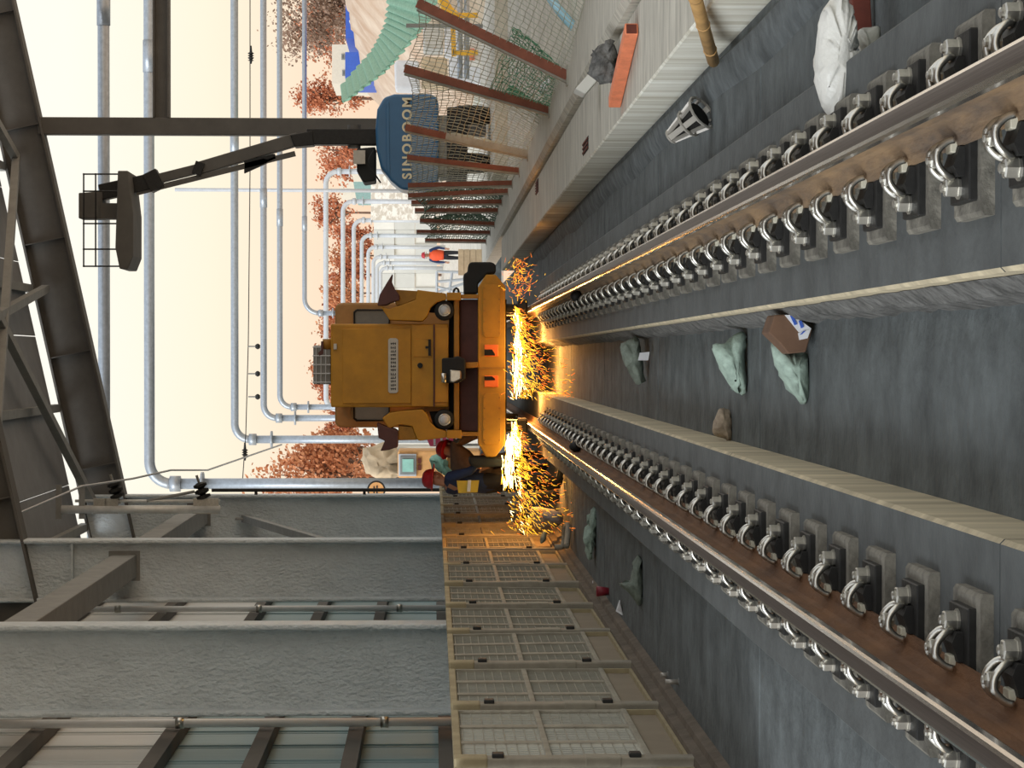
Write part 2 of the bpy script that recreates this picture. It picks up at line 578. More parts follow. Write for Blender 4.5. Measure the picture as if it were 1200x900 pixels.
ft = thing('rail_fastener', 'x', 'fastener', (0, 0, 0))
mb = MB()
mb.prism([(-.262, -.15, 0), (.262, -.15, 0), (.262, -.15, .026), (.25, -.15, .034), (-.25, -.15, .034), (-.262, -.15, .026)], (0, .30, 0))
part(ft, 'plinth', mb, CONC_PLINTH)
mb = MB().box(-.222, .222, -.105, .105, .030, .056)
part(ft, 'base_plate', mb, IRON, bevel=.004, seg=1)
for s in (-1, 1):
    mb = MB()
    mb.prism([(s * .078, -.06, .056), (s * .155, -.06, .056), (s * .155, -.06, .074), (s * .128, -.06, .086), (s * .095, -.06, .074), (s * .078, -.06, .07)], (0, .12, 0))
    part(ft, 'shoulder', mb, IRON)
    ctrl = [(s * .060, -.046, .080), (s * .068, -.044, .102), (s * .092, -.042, .124), (s * .124, -.040, .122), (s * .150, -.036, .100), (s * .156, -.022, .082),
            (s * .152, 0, .078), (s * .156, .022, .082), (s * .150, .036, .100), (s * .124, .040, .122), (s * .092, .042, .124), (s * .068, .044, .102), (s * .060, .046, .080)]
    part(ft, 'spring_clip', MB().tube(smooth_path(ctrl, 3), .0098, 7), ZINC, smooth=True)
    mb = MB()
    mb.lathe([(.024, .104), (.024, .110), (.011, .111), (.011, .141), (.008, .144)], (s * .112, 0, 0), (0, 0, 1), 8)
    hexnut(mb, (s * .112, 0, 0), .021, .110, .134)
    part(ft, 'clip_bolt', mb, NUT)
    mb = MB()
    mb.lathe([(.030, .056), (.030, .063), (.013, .064), (.013, .104), (.009, .107)], (s * .182, 0, 0), (0, 0, 1), 8)
    hexnut(mb, (s * .182, 0, 0), .026, .063, .096)
    part(ft, 'anchor_bolt', mb, NUT)
    mb = MB().box(min(s * .062, s * .092), max(s * .062, s * .092), -.028, .028, .066, .086)
    part(ft, 'insulator', mb, NYLON, bevel=.003, seg=1)
first = True
for xc, nm in ((XL, 'brown-webbed rail'), (XR, 'greyish rail')):
    n = 0
    for k in range(40):
        yy = 4.56 + .6 * k
        if yy > 27.6:
            break
        n += 1
        o = ft if first else copy_tree(ft)
        first = False
        o.location = (xc, yy, ZBED)
        tag(o, ordinal(n) + ' spring clip fastener from the near end of the ' + nm, 'fastener', 'clip fasteners on the ' + nm)

# dark clamps on the rails near the grinding car
for xc, s, yy, lab in ((XL, 1, 20.3, 'black clamp block beside the web of the brown rail'), (XR, -1, 20.2, 'black oval sensor clamped on the greyish rail web')):
    t = thing('rail_clamp', lab, 'clamp', (xc + s * .05, yy, ZRAIL - .17))
    z = ZRAIL - .17
    mb = MB()
    mb.lathe([(.03, -.11), (.05, -.08), (.05, .08), (.03, .11)], (xc + s * .062, yy, z + .068), (0, 1, 0), 10)
    part(t, 'body', mb, IRON, smooth=True)
    part(t, 'bracket', MB().box(xc + s * .045 - .03, xc + s * .045 + .03, yy - .04, yy + .04, z + .018, z + .05), IRON, bevel=.004)


# ================================================================== MESH RAILING
XRAIL = -2.40
def railing_z(px, off):          # height that shows at a pixel row, for a lateral pixel offset at the railing
    return 1.66 - (px - 507) / off * abs(XRAIL)


ZT, ZB, ZK = 1.535, 0.345, 0.125
DY = 2.06
YS = [11.0 + DY * k for k in range(15)]


def railing_panel(y0):
    t = thing('mesh_railing', 'x', 'railing', (XRAIL, y0, ZK))
    a, b = y0 + .10, y0 + DY - .10
    x = XRAIL
    z0, z1 = ZB, ZT
    part(t, 'top_rail', MB().box(x - .025, x + .025, a, b, z1 - .05, z1), BEIGE_Y, bevel=.006, seg=1)
    part(t, 'bottom_rail', MB().box(x - .025, x + .025, a, b, z0, z0 + .04), BEIGE, bevel=.006, seg=1)
    zm = (z0 + z1) / 2 + .02
    part(t, 'middle_rail', MB().box(x - .022, x + .022, a, b, zm - .02, zm + .02), BEIGE, bevel=.005, seg=1)
    for yy in (a + .02, b - .02):
        part(t, 'side_stile', MB().box(x - .02, x + .02, yy - .02, yy + .02, z0 + .04, z1 - .05), BEIGE)
    for fr in (.34, .67):
        yy = a + (b - a) * fr
        part(t, 'stiffener', MB().box(x - .012, x + .012, yy - .045, yy + .045, z0 + .04, z1 - .05), BEIGE)
    mb = MB()
    n = 18
    for i in range(1, n):
        zz = z0 + (z1 - z0) * i / n
        mb.beam((x, a, zz), (x, b, zz), .005, .007)
    n = 36
    for i in range(1, n):
        yy = a + (b - a) * i / n
        mb.beam((x - .004, yy, z0), (x - .004, yy, z1), .006, .007)
    w = part(t, 'wire_mesh', mb, MESHW)
    w['kind'] = 'stuff'
    part(t, 'kick_plate', MB().box(x - .03, x - .015, a, b, ZK + .02, z0 - .01), BEIGE_PL)
    mb = MB()
    mb.box(x - .03, x + .02, a, b, ZK, ZK + .022)
    mb.box(x - .03, x + .02, b - .03, b, ZK + .022, z0)
    mb.box(x - .03, x + .02, a, a + .02, ZK + .022, z0)
    part(t, 'kick_frame', mb, BEIGE_Y)
    return t


def railing_post(y0):
    t = thing('railing_post', 'x', 'post', (XRAIL, y0, .1))
    x = XRAIL
    part(t, 'tube', MB().box(x - .04, x + .05, y0 - .06, y0 + .06, .1, ZT - .12), POSTG, bevel=.012)
    part(t, 'cap_sleeve', MB().box(x - .046, x + .056, y0 - .066, y0 + .066, ZT - .20, ZT), BEIGE_Y, bevel=.012)
    for zz in (ZB + .12, ZT - .26):
        part(t, 'clamp', MB().box(x + .03, x + .075, y0 - .05, y0 + .03, zz - .035, zz + .035), IRON, bevel=.005, seg=1)
    part(t, 'lower_sleeve', MB().box(x - .045, x + .055, y0 - .064, y0 + .064, ZB + .2, ZB + .42), BEIGE, bevel=.01)
    return t


p0 = railing_panel(YS[0])
q0 = railing_post(YS[0])
rng = random.Random(11)
for k, yy in enumerate(YS):
    o = p0 if k == 0 else copy_tree(p0)
    o.location = (XRAIL + (rng.random() - .5) * .03, yy, ZK)
    o.rotation_euler = ((0, (rng.random() - .5) * .03, (rng.random() - .5) * .02))
    tag(o, ordinal(k + 1) + ' beige wire mesh railing panel counted from the near end', 'railing', 'mesh railing panels')
    o = q0 if k == 0 else copy_tree(q0)
    o.location = (XRAIL, yy, .1)
    tag(o, ordinal(k + 1) + ' grey railing post with black clamps from the near end', 'post', 'railing posts')


# ================================================================== STEEL SHELTER ON THE LEFT
XC0, XC1 = -3.15, -4.24          # inner and outer flange of the columns
YC = [14.2, 26.5, 38.9, 51.6]


def col_top(x):                  # underside of the rafter: it rises towards the open side
    return 8.75 + (x - XC0) * 0.222


clabs = ['nearest broad grey coated steel column, mostly out of frame', 'broad grey rough-coated steel column nearest the camera beside the railing',
         'grey coated steel column second behind the mesh railing', 'grey steel column at the far end frame beside the round sign']
for k, yc in enumerate(YC):
    if k == 0:
        continue
    t = thing('steel_column', clabs[k], 'column', (-3.7, yc, .1), 'coated steel columns')
    ztop = col_top(XC0) + .9
    part(t, 'inner_flange', MB().box(XC0 - .07, XC0, yc - .22, yc + .22, .1, ztop), COAT, bevel=.03, seg=3)
    part(t, 'outer_flange', MB().box(XC1, XC1 + .07, yc - .22, yc + .22, .1, ztop), COAT, bevel=.03, seg=3)
    part(t, 'web', MB().box(XC1 + .06, XC0 - .06, yc - .03, yc + .03, .1, ztop), COAT)
    for zz in ((7.9,) if k == 2 else ()):
        part(t, 'stiffener_plate', MB().box(XC1 + .06, XC0 - .06, yc - .20, yc + .20, zz, zz + .03), COAT)
    part(t, 'foot_plate', MB().box(XC1 - .1, XC0 + .1, yc - .32, yc + .32, .1, .14), STEEL_DARK)

# rafters of two frames
for k, yc, lab in ((2, 38.9, 'dark rafter end at the photo edge above the second column'), (3, 51.6, 'long dark sloping roof rafter crossing the sky')):
    t = thing('roof_rafter', lab, 'rafter', (XC0, yc, col_top(XC0)), 'roof rafters')
    xa, xe = XC1 - .3, 13.0
    d = Vector((xe - xa, 0, col_top(xe) - col_top(xa)))
    n = Vector((-d.z, 0, d.x)).normalized()
    A = Vector((xa, yc, col_top(xa)))
    for nm, h0, h1, wd in (('lower_flange', 0, .05, .22), ('web', .05, .98, .025), ('upper_flange', .98, 1.03, .22)):
        mb = MB()
        mb.prism([A + n * h0 + Vector((0, -wd, 0)), A + n * h1 + Vector((0, -wd, 0)), A + n * h1 + d + Vector((0, -wd, 0)), A + n * h0 + d + Vector((0, -wd, 0))], (0, 2 * wd, 0))
        part(t, nm, mb, STEEL_DARK)
    for xs_ in (-2.4, .2, 2.8, 5.4, 8.0):
        B = Vector((xs_, yc, col_top(xs_)))
        mb = MB().prism([B + n * .05 + Vector((0, -.2, 0)), B + n * .98 + Vector((0, -.2, 0)), B + n * .98 + Vector((.02, .0, 0)) + Vector((0, -.2, 0)), B + n * .05 + Vector((.02, -.2, 0))], (0, .4, 0))
        part(t, 'web_stiffener', mb, STEEL_DARK)

# hanging post and cross beam in the end frame
a, b = W(60, 148, 51.6), W(640, 148, 51.6)
t = thing('frame_post', 'dark vertical steel post hanging across the sky behind the lift boom', 'post', (a.x, 51.6, .16))
part(t, 'shaft', MB().box(a.x - .2, a.x + .2, 51.45, 51.75, .16, col_top(a.x) + .1), STEEL_DARK, bevel=.02)
part(t, 'foot_plate', MB().box(a.x - .3, a.x + .3, 51.3, 51.9, .16, .2), STEEL_DARK)
c, e = W(180, 70, 51.6), W(199, 70, 51.6)
t2 = thing('cross_beam', 'short dark horizontal beam joining the hanging post at the photo edge', 'beam', (a.x + .2, 51.6, e.z))
part(t2, 'flange', MB().box(a.x + .2, a.x + 5.4, 51.42, 51.78, e.z, e.z + .04), STEEL_DARK)
part(t2, 'flange', MB().box(a.x + .2, a.x + 5.4, 51.42, 51.78, c.z - .04, c.z), STEEL_DARK)
part(t2, 'web', MB().box(a.x + .2, a.x + 5.4, 51.56, 51.64, e.z + .04, c.z - .04), STEEL_DARK)

# longitudinal struts, braces
for ya, yb, x, z, lab in ((26.5, 38.9, -3.62, 6.82, 'grey box strut running from the nearest column to the second'),
                          (38.9, 51.6, -3.62, 6.86, 'grey box strut between the second and the far column')):
    t = thing('longitudinal_strut', lab, 'strut', (x, ya, z), 'longitudinal struts')
    part(t, 'box_section', MB().box(x - .2, x + .2, ya + .03, yb - .05, z, z + .42), STEEL_GREY, bevel=.015)
    part(t, 'end_plate', MB().box(x - .26, x + .26, yb - .06, yb - .03, z - .06, z + .48), STEEL_GREY)
for p, q, lab in (((-3.7, 51.4, 6.0), (-3.6, 39.2, 2.4), 'slender diagonal brace between the second and the far column'),):
    t = thing('wall_brace', lab, 'brace', p, 'wall braces')
    part(t, 'bar', MB().beam(p, q, .16, .16), STEEL_GREY)
    part(t, 'gusset', MB().box(p[0] - .02, p[0] + .02, p[1] - .25, p[1] + .1, p[2] - .2, p[2] + .2), STEEL_GREY)

# cladding behind the columns
wl = bpy.data.objects.new('wall_left', None)
COL.objects.link(wl)
struct(wl, 'blue grey sheet cladding behind the columns')
XCL = -4.75
zz = [.1, 1.5, 2.6, 3.7, 4.85, 6.5, 8.1, 9.4]
yy = [12.0, 16.0, 20.0] + [24.0 + 1.03 * k for k in range(9)] + [35.2, 37.2, 39.2, 41.2, 43.2, 45.2, 47.3, 49.4, 51.6]
for i, (za, zb) in enumerate(zip(zz, zz[1:])):
    for j, (ya, yb) in enumerate(zip(yy, yy[1:])):
        mb = MB().box(XCL - .03, XCL, ya + .02, yb - .02, za + .02, zb - .02)
        mb.box(XCL, XCL + .02, ya + .1, ya + .16, za + .02, zb - .02)
        part(wl, 'sheet', mb, SHEET_LIT if i in (4, 5) else SHEET)
    part(wl, 'girt', MB().box(XCL + .02, XCL + .2, 12, 51.6, zb - .09, zb + .09), STEEL_DARK)
part(wl, 'backing', MB().box(XCL - .06, XCL - .035, 12, 51.6, .1, 9.2), STEEL_DARK)
# bright downpipes next to the columns
for yc, x, lab in ((27.2, -4.46, 'bright vertical downpipe behind the nearest column'), (39.6, -4.46, 'bright vertical downpipe behind the second column')):
    t = thing('downpipe', lab, 'pipe', (x, yc, .1), 'downpipes')
    part(t, 'pipe', MB().tube([(x, yc, .1), (x, yc, 9.0)], .055, 12), PIPE_W, smooth=True)
    for z in (2.2, 4.7, 7.2):
        part(t, 'collar', MB().tube([(x, yc, z), (x, yc, z + .1)], .07, 12), ZINC, smooth=True)

# shelter roof lining, carried on unseen over the camera to block overhead sky light
cl = bpy.data.objects.new('ceiling', None)
COL.objects.link(cl)
struct(cl, 'grey roof lining with purlins and bracing')
edges = [-4.6, -2.9, -1.2, .5, 2.2, 3.9, 5.6, 7.3, 9.0]
for xa, xb_ in zip(edges, edges[1:]):
    for ya, yb in ((0.0, 12.6), (12.55, 25.4), (25.35, 38.7), (38.65, 44.6), (44.55, 51.0)):
        mb = MB()
        za, zb = col_top(xa) + 1.16, col_top(xb_) + 1.16
        mb.prism([(xa + .01, ya, za), (xb_ - .01, ya, zb), (xb_ - .01, ya, zb + .04), (xa + .01, ya, za + .04)], (0, yb - ya, 0))
        part(cl, 'roof_sheet', mb, ROOF)
for xp in (-3.9, -1.15, 1.6, 4.4, 7.2):
    z = col_top(xp) + 1.03
    part(cl, 'purlin', MB().box(xp - .09, xp + .09, 38.9, 51.6, z, z + .17), STEEL_GREY)
for p, q in (((-3.4, 51.4), (4.6, 39.1)), ((4.6, 51.4), (-3.4, 39.1)), ((4.6, 51.4), (9.5, 39.1)), ((1.6, 51.4), (.2, 39.1))):
    part(cl, 'roof_brace', MB().beam((p[0], p[1], col_top(p[0]) + .75), (q[0], q[1], col_top(q[0]) + .75), .17, .17), STEEL_GREY)

# catenary tube bracket on the far column, guy wire
YB = 46.0
t = thing('tube_bracket', 'twin galvanised tube bracket with clamped insulators beside the columns', 'bracket', W(258, 596, YB))
a, b = W(72, 597, YB), W(258, 597, YB)
part(t, 'main_tube', MB().tube([a, b], .085, 12), TUBE_W, smooth=True)
a2, b2 = W(88, 587, YB), W(258, 587, YB)
part(t, 'slim_tube', MB().tube([a2, b2], .03, 8), TUBE_W, smooth=True)
for px in (117, 131, 234, 249):
    p, q = W(px, 584, YB), W(px, 602, YB)
    part(t, 'u_clamp', MB().beam(p, q, .07, .26), NUT)
for px, r in ((96, .0), (69, 0)):
    part(t, 'hanger_plate', MB().beam(W(px, 568, YB), W(px, 608, YB), .06, .12), STEEL_GREY)
for px, py in ((135, 573), (236, 574)):
    o = W(px, py, YB)
    ins = part(t, 'insulator', MB().lathe([(.05, -.2), (.15, -.17), (.15, -.12), (.06, -.1), (.15, -.06), (.15, 0), (.06, .03), (.14, .07), (.14, .12), (.05, .16)], o, (1, 0, 0.3), 10), IRON)
    part(ins, 'bolt', MB().tube([o + Vector((-.3, 0, -.1)), o + Vector((.3, 0, .1))], .03, 6), NUT)
part(t, 'stay_rod', MB().tube([W(228, 576, YB), W(172, 587, YB)], .035, 6), STEEL_GREY)
pts = [W(-12, 616, 40), W(95, 570, 44), W(155, 561, 46), W(200, 551, 48), W(243, 551, 52), W(330, 521, 58)]
tag(build('guy_wire', MB().tube(pts, .022, 5), GALV_FAR, at=pts[0]), 'thin grey guy wire stretched past the bracket to the pipe frames', 'wire')


# ================================================================== PIPE PORTALS OF THE OVERHEAD LINE
HP = 8.0
plab = {0: 'nearest thick galvanised pipe crossing the sky next to the rafter'}


def portal(k, px_top, left_py, right_py, Y, r, m, label, zleg=.2, sleeve_py=None):
    """inverted U of pipe: beam at image row px_top, legs at image lines left_py / right_py (None: runs out of frame)"""
    zt = W(px_top, 420, Y).z
    pts = []
    rc = .62 if Y < 120 else .9
    xl = W(px_top, left_py, Y).x if left_py else -30
    xr = W(px_top, right_py, Y).x if right_py else 30
    base = (xl if left_py else xr, Y, zleg)
    t = thing('pipe_portal', label, 'pipe frame', base, 'galvanised pipe portals')

    def arc(cx, cz, a0, a1):
        return [Vector((cx + rc * math.cos(a0 + (a1 - a0) * i / 8), Y, cz + rc * math.sin(a0 + (a1 - a0) * i / 8))) for i in range(9)]
    beam = []
    if left_py:
        beam += arc(xl + rc, zt - rc, PI, PI / 2)
    else:
        beam.append(Vector((xl, Y, zt)))
    if right_py:
        beam += arc(xr - rc, zt - rc, PI / 2, 0)
    else:
        beam.append(Vector((xr, Y, zt)))
    part(t, 'beam', MB().tube(beam, r, 12), m, smooth=True)
    for py in ((sleeve_py,) if sleeve_py is not None else ()):
        c = W(px_top, py, Y)
        part(t, 'sleeve', MB().tube([(c.x - .45, Y, zt), (c.x + .45, Y, zt)], r * 1.14, 12), m, smooth=True)
    for on, x in ((left_py, xl), (right_py, xr)):
        if on:
            part(t, 'leg', MB().tube([(x, Y, zleg), (x, Y, zt - rc + .01)], r * 1.02, 12), m, smooth=True)
            part(t, 'collar', MB().tube([(x, Y, zt - rc - .25), (x, Y, zt - rc + .05)], r * 1.5, 12), m, smooth=True)
            part(t, 'flange', MB().tube([(x, Y, zt - rc - .9), (x, Y, zt - rc - .82)], r * 2.2, 12), m, smooth=True)
    return t


def Yof(px):
    return HP * F / (507.0 - px)


for px, l, rr, r, lab in ((122, 600, None, .145, 'nearest and thickest galvanised pipe portal, next to the dark rafter'),
                          (175, 567, None, .15, 'galvanised pipe portal with a large corner above the far column'),
                          (275, 515, None, .155, 'pipe portal whose leg drops left of the grinding car roof'),
                          (309, 490, None, .15, 'pipe portal just beyond the one with clamped leg'),
                          (328, 477, None, .145, 'pipe portal with its corner next to the car roof cage'),
                          (357, 367, None, .145, 'pipe portal whose corner ends just over the cab roof')):
    portal(0, px, l, rr, Yof(px), r, GALV, lab, sleeve_py={122: 8, 175: 66, 275: 168, 309: 232, 328: 255, 357: 262}[px])
for k, (px, rr) in enumerate(((382, 201), (402, 236), (414.6, 258), (424, 276), (431.6, 289.5), (437.5, 301), (442, 308), (446, 314))):
    Y = Yof(px)
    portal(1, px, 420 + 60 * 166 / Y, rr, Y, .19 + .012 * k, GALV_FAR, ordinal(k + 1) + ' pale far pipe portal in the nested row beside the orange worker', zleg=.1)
# vertical lighter pole in front of the trees
p = W(205, 223, 150)
q = W(440, 223, 150)
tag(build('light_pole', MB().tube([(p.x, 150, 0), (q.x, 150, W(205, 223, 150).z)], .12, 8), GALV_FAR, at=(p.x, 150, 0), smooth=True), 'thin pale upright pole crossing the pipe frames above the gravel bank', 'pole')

# catenary wire with fittings
Yw = 80
pts = [W(293, -20, Yw), W(293, 200, Yw), W(291, 400, Yw), W(288, 510, Yw), W(284, 566, Yw)]
t = thing('overhead_wire', 'thin overhead wire with small insulators strung between pipe frames', 'wire', pts[0])
part(t, 'wire', MB().tube(pts, .018, 5), IRON)
for py in (65, 530):
    o = W(294 if py < 100 else 287, py, Yw)
    part(t, 'insulator', MB().lathe([(.03, -.3), (.05, -.2), (.12, -.18), (.05, -.15), (.12, -.08), (.05, -.05), (.12, 0), (.05, .03), (.12, .08), (.05, .12), (.03, .35)], o, (1, 0, 0), 8), IRON)
for py in (406, 438, 465):
    a, b = W(291, py, Yw), W(302, py, Yw)
    h = part(t, 'dropper', MB().tube([a, b], .03, 6), STEEL_GREY)
    part(h, 'clamp', MB().lathe([(.03, -.1), (.09, -.05), (.09, .05), (.03, .1)], b, (1, 0, 0), 8), IRON)
Yt = 92


# ================================================================== RAIL GRINDING CAR
YT = 27.3
KZ = 1200 / 340.0


def T(zx, zy, Y=YT):
    return W(350 + zx / KZ, 290 + zy / KZ, Y)


def slab(pts, Y, depth, mb=None, m=0):
    """plate with the given outline facing the camera at distance Y, thickness depth going back"""
    mb = mb or MB()
    return mb.prism([T(a, b, Y) for a, b in pts], (0, depth, 0), m)


def rect(x0, x1, y0, y1):
    return [(x0, y0), (x1, y0), (x1, y1), (x0, y1)]


car = thing('grinding_car', 'yellow rail grinding car throwing sparks on the track', 'rail vehicle', (-.119, YT, ZRAIL))
# bumper beam with chamfered ends
bp = part(car, 'bumper_beam', slab([(742, 165), (775, 112), (815, 112), (855, 160), (855, 812), (815, 866), (775, 866), (742, 812)], YT, .30), YEL, bevel=.012)
for zy0, zy1 in ((150, 372), (603, 815)):
    part(bp, 'cover_plate', slab([(762, zy0 + 12), (772, zy0), (826, zy0), (836, zy0 + 12), (836, zy1 - 12), (826, zy1), (772, zy1), (762, zy1 - 12)], YT - .015, .02), YEL, bevel=.004)
    for zx in (768, 830):
        for i in range(5):
            c = T(zx, zy0 + 18 + (zy1 - zy0 - 36) * i / 4, YT - .014)
            part(bp, 'bolt', MB().lathe([(.012, -.012), (.012, .0)], c, (0, 1, 0), 6), YEL_D)
part(bp, 'centre_seam', slab(rect(745, 853, 494, 503), YT - .012, .02), YEL_D)
POCKET_GLOW = mat('spark glow orange', (255, 120, 40), 0.4, var=0.05)  # glow of the sparks behind is painted into the pocket colour
for zy0, zy1, inner in ((402, 450, 1), (530, 577, -1)):
    rf = part(bp, 'tow_pocket', slab([(768, zy0), (826, zy0), (826, zy1), (768, zy1)], YT - .02, .03), POCKET_GLOW, bevel=.008)
    h0, h1 = (zy0 + 20, zy1 - 3) if inner > 0 else (zy0 + 3, zy1 - 28)
    part(rf, 'opening', slab([(768, h0), (800, h0), (812, h1 - 6), (812, h1), (768, h1)], YT - .026, .02), DARKG)
# rubber end buffers
for pts, lab in (([(702, 70), (712, 60), (800, 60), (816, 72), (816, 105), (780, 110), (742, 150), (742, 190), (684, 192), (682, 110), (700, 100)], 0),
                 ([(705, 868), (770, 866), (815, 868), (850, 880), (850, 905), (740, 912), (705, 900)], 1)):
    part(car, 'rubber_buffer', slab(pts, YT + .06, .5), BLACK, bevel=.03)
# underframe, dark space and maroon deck front
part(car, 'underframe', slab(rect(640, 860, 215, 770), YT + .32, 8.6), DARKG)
part(car, 'deck_front', slab([(668, 216), (744, 216), (744, 760), (668, 756)], YT + .2, .12), MAROON)
part(car, 'deck_edge', slab(rect(642, 664, 215, 755), YT + .05, .3), YEL_D, bevel=.008)
part(car, 'deck_gap', slab(rect(622, 644, 232, 742), YT + .25, .2), DARKG)
# hood
hd = part(car, 'hood', slab(rect(133, 620, 316, 661), YT + .1, 2.6), YEL, bevel=.02)
part(hd, 'door', slab(rect(182, 464, 336, 645), YT + .075, .03), YEL, bevel=.006)
part(hd, 'lower_panel', slab(rect(468, 557, 320, 657), YT + .08, .03), YEL, bevel=.005)
part(hd, 'foot_panel', slab(rect(563, 619, 332, 640), YT + .08, .03), YEL, bevel=.005)
ht = part(hd, 'hatch', slab(rect(475, 548, 379, 452), YT + .066, .02), YEL, bevel=.004)
part(ht, 'handle', slab([(527, 380), (547, 380), (547, 448), (536, 448), (536, 418), (524, 418), (524, 408), (536, 408), (536, 380)], YT + .05, .02), BLACK)
part(hd, 'latch', MB().lathe([(.03, -.03), (.035, 0), (.02, .02)], T(502, 488, YT + .07), (0, 1, 0), 8), BLACK)
part(hd, 'edge_strip', slab(rect(557, 563, 318, 659), YT + .06, .04), MAROON)
pl = part(hd, 'name_plate', slab([(370, 382), (378, 375), (404, 375), (412, 382), (412, 596), (404, 603), (378, 603), (370, 596)], YT + .058, .022), PLATE, bevel=.004)
mb = MB()
rng = random.Random(21)
for i in range(13):              # row of small printed characters, as strokes
    y0 = 392 + i * 15.6
    for s in range(3):
        zx = 381 + s * 8 + rng.random() * 2
        mb = slab(rect(zx, zx + 3.2, y0 + rng.random() * 3, y0 + 9 + rng.random() * 3), YT + .052, .008, mb)
    zy = y0 + 2 + rng.random() * 7
    mb = slab(rect(380, 402, zy, zy + 2.6), YT + .052, .008, mb)
g = part(pl, 'printed_characters', mb, INK)
g['kind'] = 'stuff'
part(hd, 'badge', slab(rect(144, 158, 398, 422), YT + .07, .02), PLATE, bevel=.004)
# cab behind the hood
cb = part(car, 'cab', slab([(150, 250), (160, 232), (185, 228), (640, 228), (640, 745), (185, 745), (160, 741), (150, 725)], YT + 2.3, 4.5), CAB, bevel=.04)
for zy0, zy1 in ((259, 322), (650, 716)):
    wn = part(cb, 'window', slab([(240, zy0), (375, zy0), (375, zy1), (240, zy1), (230, zy1 - 9), (230, zy0 + 9)], YT + 2.27, .05), GLASS, bevel=.01)
    mb = MB()
    c = [T(240, zy0, YT + 2.25), T(375, zy0, YT + 2.25), T(375, zy1, YT + 2.25), T(240, zy1, YT + 2.25), T(230, zy1 - 9, YT + 2.25), T(230, zy0 + 9, YT + 2.25)]
    mb.tube(c + [c[0]], .014, 5)
    part(wn, 'rubber_seal', mb, BLACK)
# rooftop cage
rc_ = part(car, 'roof_unit', slab(rect(60, 132, 405, 566), YT + 2.6, 1.0), STEEL_GREY, bevel=.02)
for i in range(5):
    zy = 412 + 36.5 * i
    part(rc_, 'cage_bar', MB().tube([T(58, zy, YT + 2.57), T(132, zy, YT + 2.57)], .009, 5), GALV_FAR)
for zx in (72, 92, 112):
    part(rc_, 'cage_bar', MB().tube([T(zx, 406, YT + 2.57), T(zx, 566, YT + 2.57)], .007, 5), GALV_FAR)
ex = part(car, 'exhaust', MB().tube([T(134, 400, YT + .9), T(100, 400, YT + .9)], .07, 10), YEL_D, smooth=True)
part(ex, 'rain_flap', slab([(92, 388), (102, 388), (102, 440), (85, 448), (80, 436), (92, 425)], YT + .82, .06), MAROON)
# corner cowls with headlights and folded maroon steps
cw = part(car, 'corner_cowl', slab([(338, 242), (372, 254), (430, 236), (484, 216), (490, 175), (610, 190), (612, 215), (572, 226), (545, 250), (532, 285), (512, 305), (376, 300)], YT + .0, .55), YEL, bevel=.012)
part(cw, 'side_plate', slab(rect(612, 672, 186, 218), YT - .02, .25), YEL, bevel=.008)
part(cw, 'arm', slab(rect(672, 745, 194, 210), YT + .0, .2), YEL_D, bevel=.006)
part(cw, 'lifting_eye', MB().tube([T(640, 186), T(644, 174), T(652, 168), T(660, 174), T(662, 186)], .016, 6), BLACK)
part(cw, 'folded_step', slab([(325, 240), (335, 195), (362, 150), (388, 108), (384, 140), (398, 172), (416, 196), (418, 218), (380, 228), (362, 238)], YT - .03, .4), MAROON, bevel=.01)
part(cw, 'step_plate', slab([(400, 174), (490, 180), (486, 214), (430, 236), (404, 240), (398, 226), (418, 214)], YT + .02, .4), YEL_D, bevel=.008)
cw2 = part(car, 'corner_cowl', slab([(345, 706), (375, 684), (430, 676), (512, 670), (532, 690), (545, 722), (570, 748), (612, 760), (612, 786), (500, 800), (490, 795), (470, 740), (420, 732), (372, 750)], YT + .0, .55), YEL, bevel=.012)
part(cw2, 'side_plate', slab(rect(612, 674, 756, 790), YT - .02, .25), YEL, bevel=.008)
part(cw2, 'arm', slab(rect(674, 745, 764, 780), YT + .0, .2), YEL_D, bevel=.006)
part(cw2, 'lifting_eye', MB().tube([T(642, 790), T(646, 800), T(654, 806), T(660, 800), T(662, 790)], .016, 6), BLACK)
part(cw2, 'folded_step', slab([(324, 724), (352, 738), (400, 752), (412, 762), (410, 826), (372, 838), (338, 842), (356, 800), (330, 788)], YT - .03, .4), MAROON, bevel=.01)
part(cw2, 'step_plate', slab([(412, 738), (470, 742), (490, 796), (412, 798)], YT + .02, .4), YEL_D, bevel=.008)
for c, zy in ((cw, 260), (cw2, 712)):
    o = T(603, zy, YT + .06)
    hs = part(c, 'headlight_housing', MB().lathe([(.07, -.022), (.118, -.03), (.124, .05), (.124, .3), (.06, .36)], o, (0, 1, 0), 20), BLACK, smooth=True)
    part(hs, 'lens', MB().lathe([(.02, -.055), (.04, -.048), (.058, -.035), (.062, -.02)], o, (0, 1, 0), 18), GALV_FAR, smooth=True)
    part(hs, 'rim', MB().tube([o + Vector((.068 * math.cos(2 * PI * i / 18), -.03, .068 * math.sin(2 * PI * i / 18))) for i in range(19)], .01, 6), ZINC, smooth=True)
    a = 238 if zy < 400 else 742
    part(c, 'cowl_recess', slab([(540, a - 14), (640, a - 20), (640, a + 36), (540, a + 30)] if zy < 400 else [(540, a - 62), (640, a - 66), (640, a + 14), (560, a + 6)], YT + .22, .2), DARKG)
# coupler
cp = part(car, 'coupler', slab([(592, 458), (640, 455), (660, 448), (690, 462), (690, 545), (660, 562), (594, 560)], YT - .22, .5), BLACK, bevel=.02)
part(cp, 'pin', MB().tube([T(600, 520, YT - .24), T(600, 558, YT - .24)], .035, 10), ZINC, smooth=True)
part(cp, 'knuckle', slab([(625, 505), (672, 510), (672, 545), (640, 560), (625, 556)], YT - .27, .12), ZINC, bevel=.015)
part(car, 'draw_hook', slab([(690, 476), (742, 474), (742, 496), (690, 500)], YT - .1, .4), YEL_D, bevel=.01)
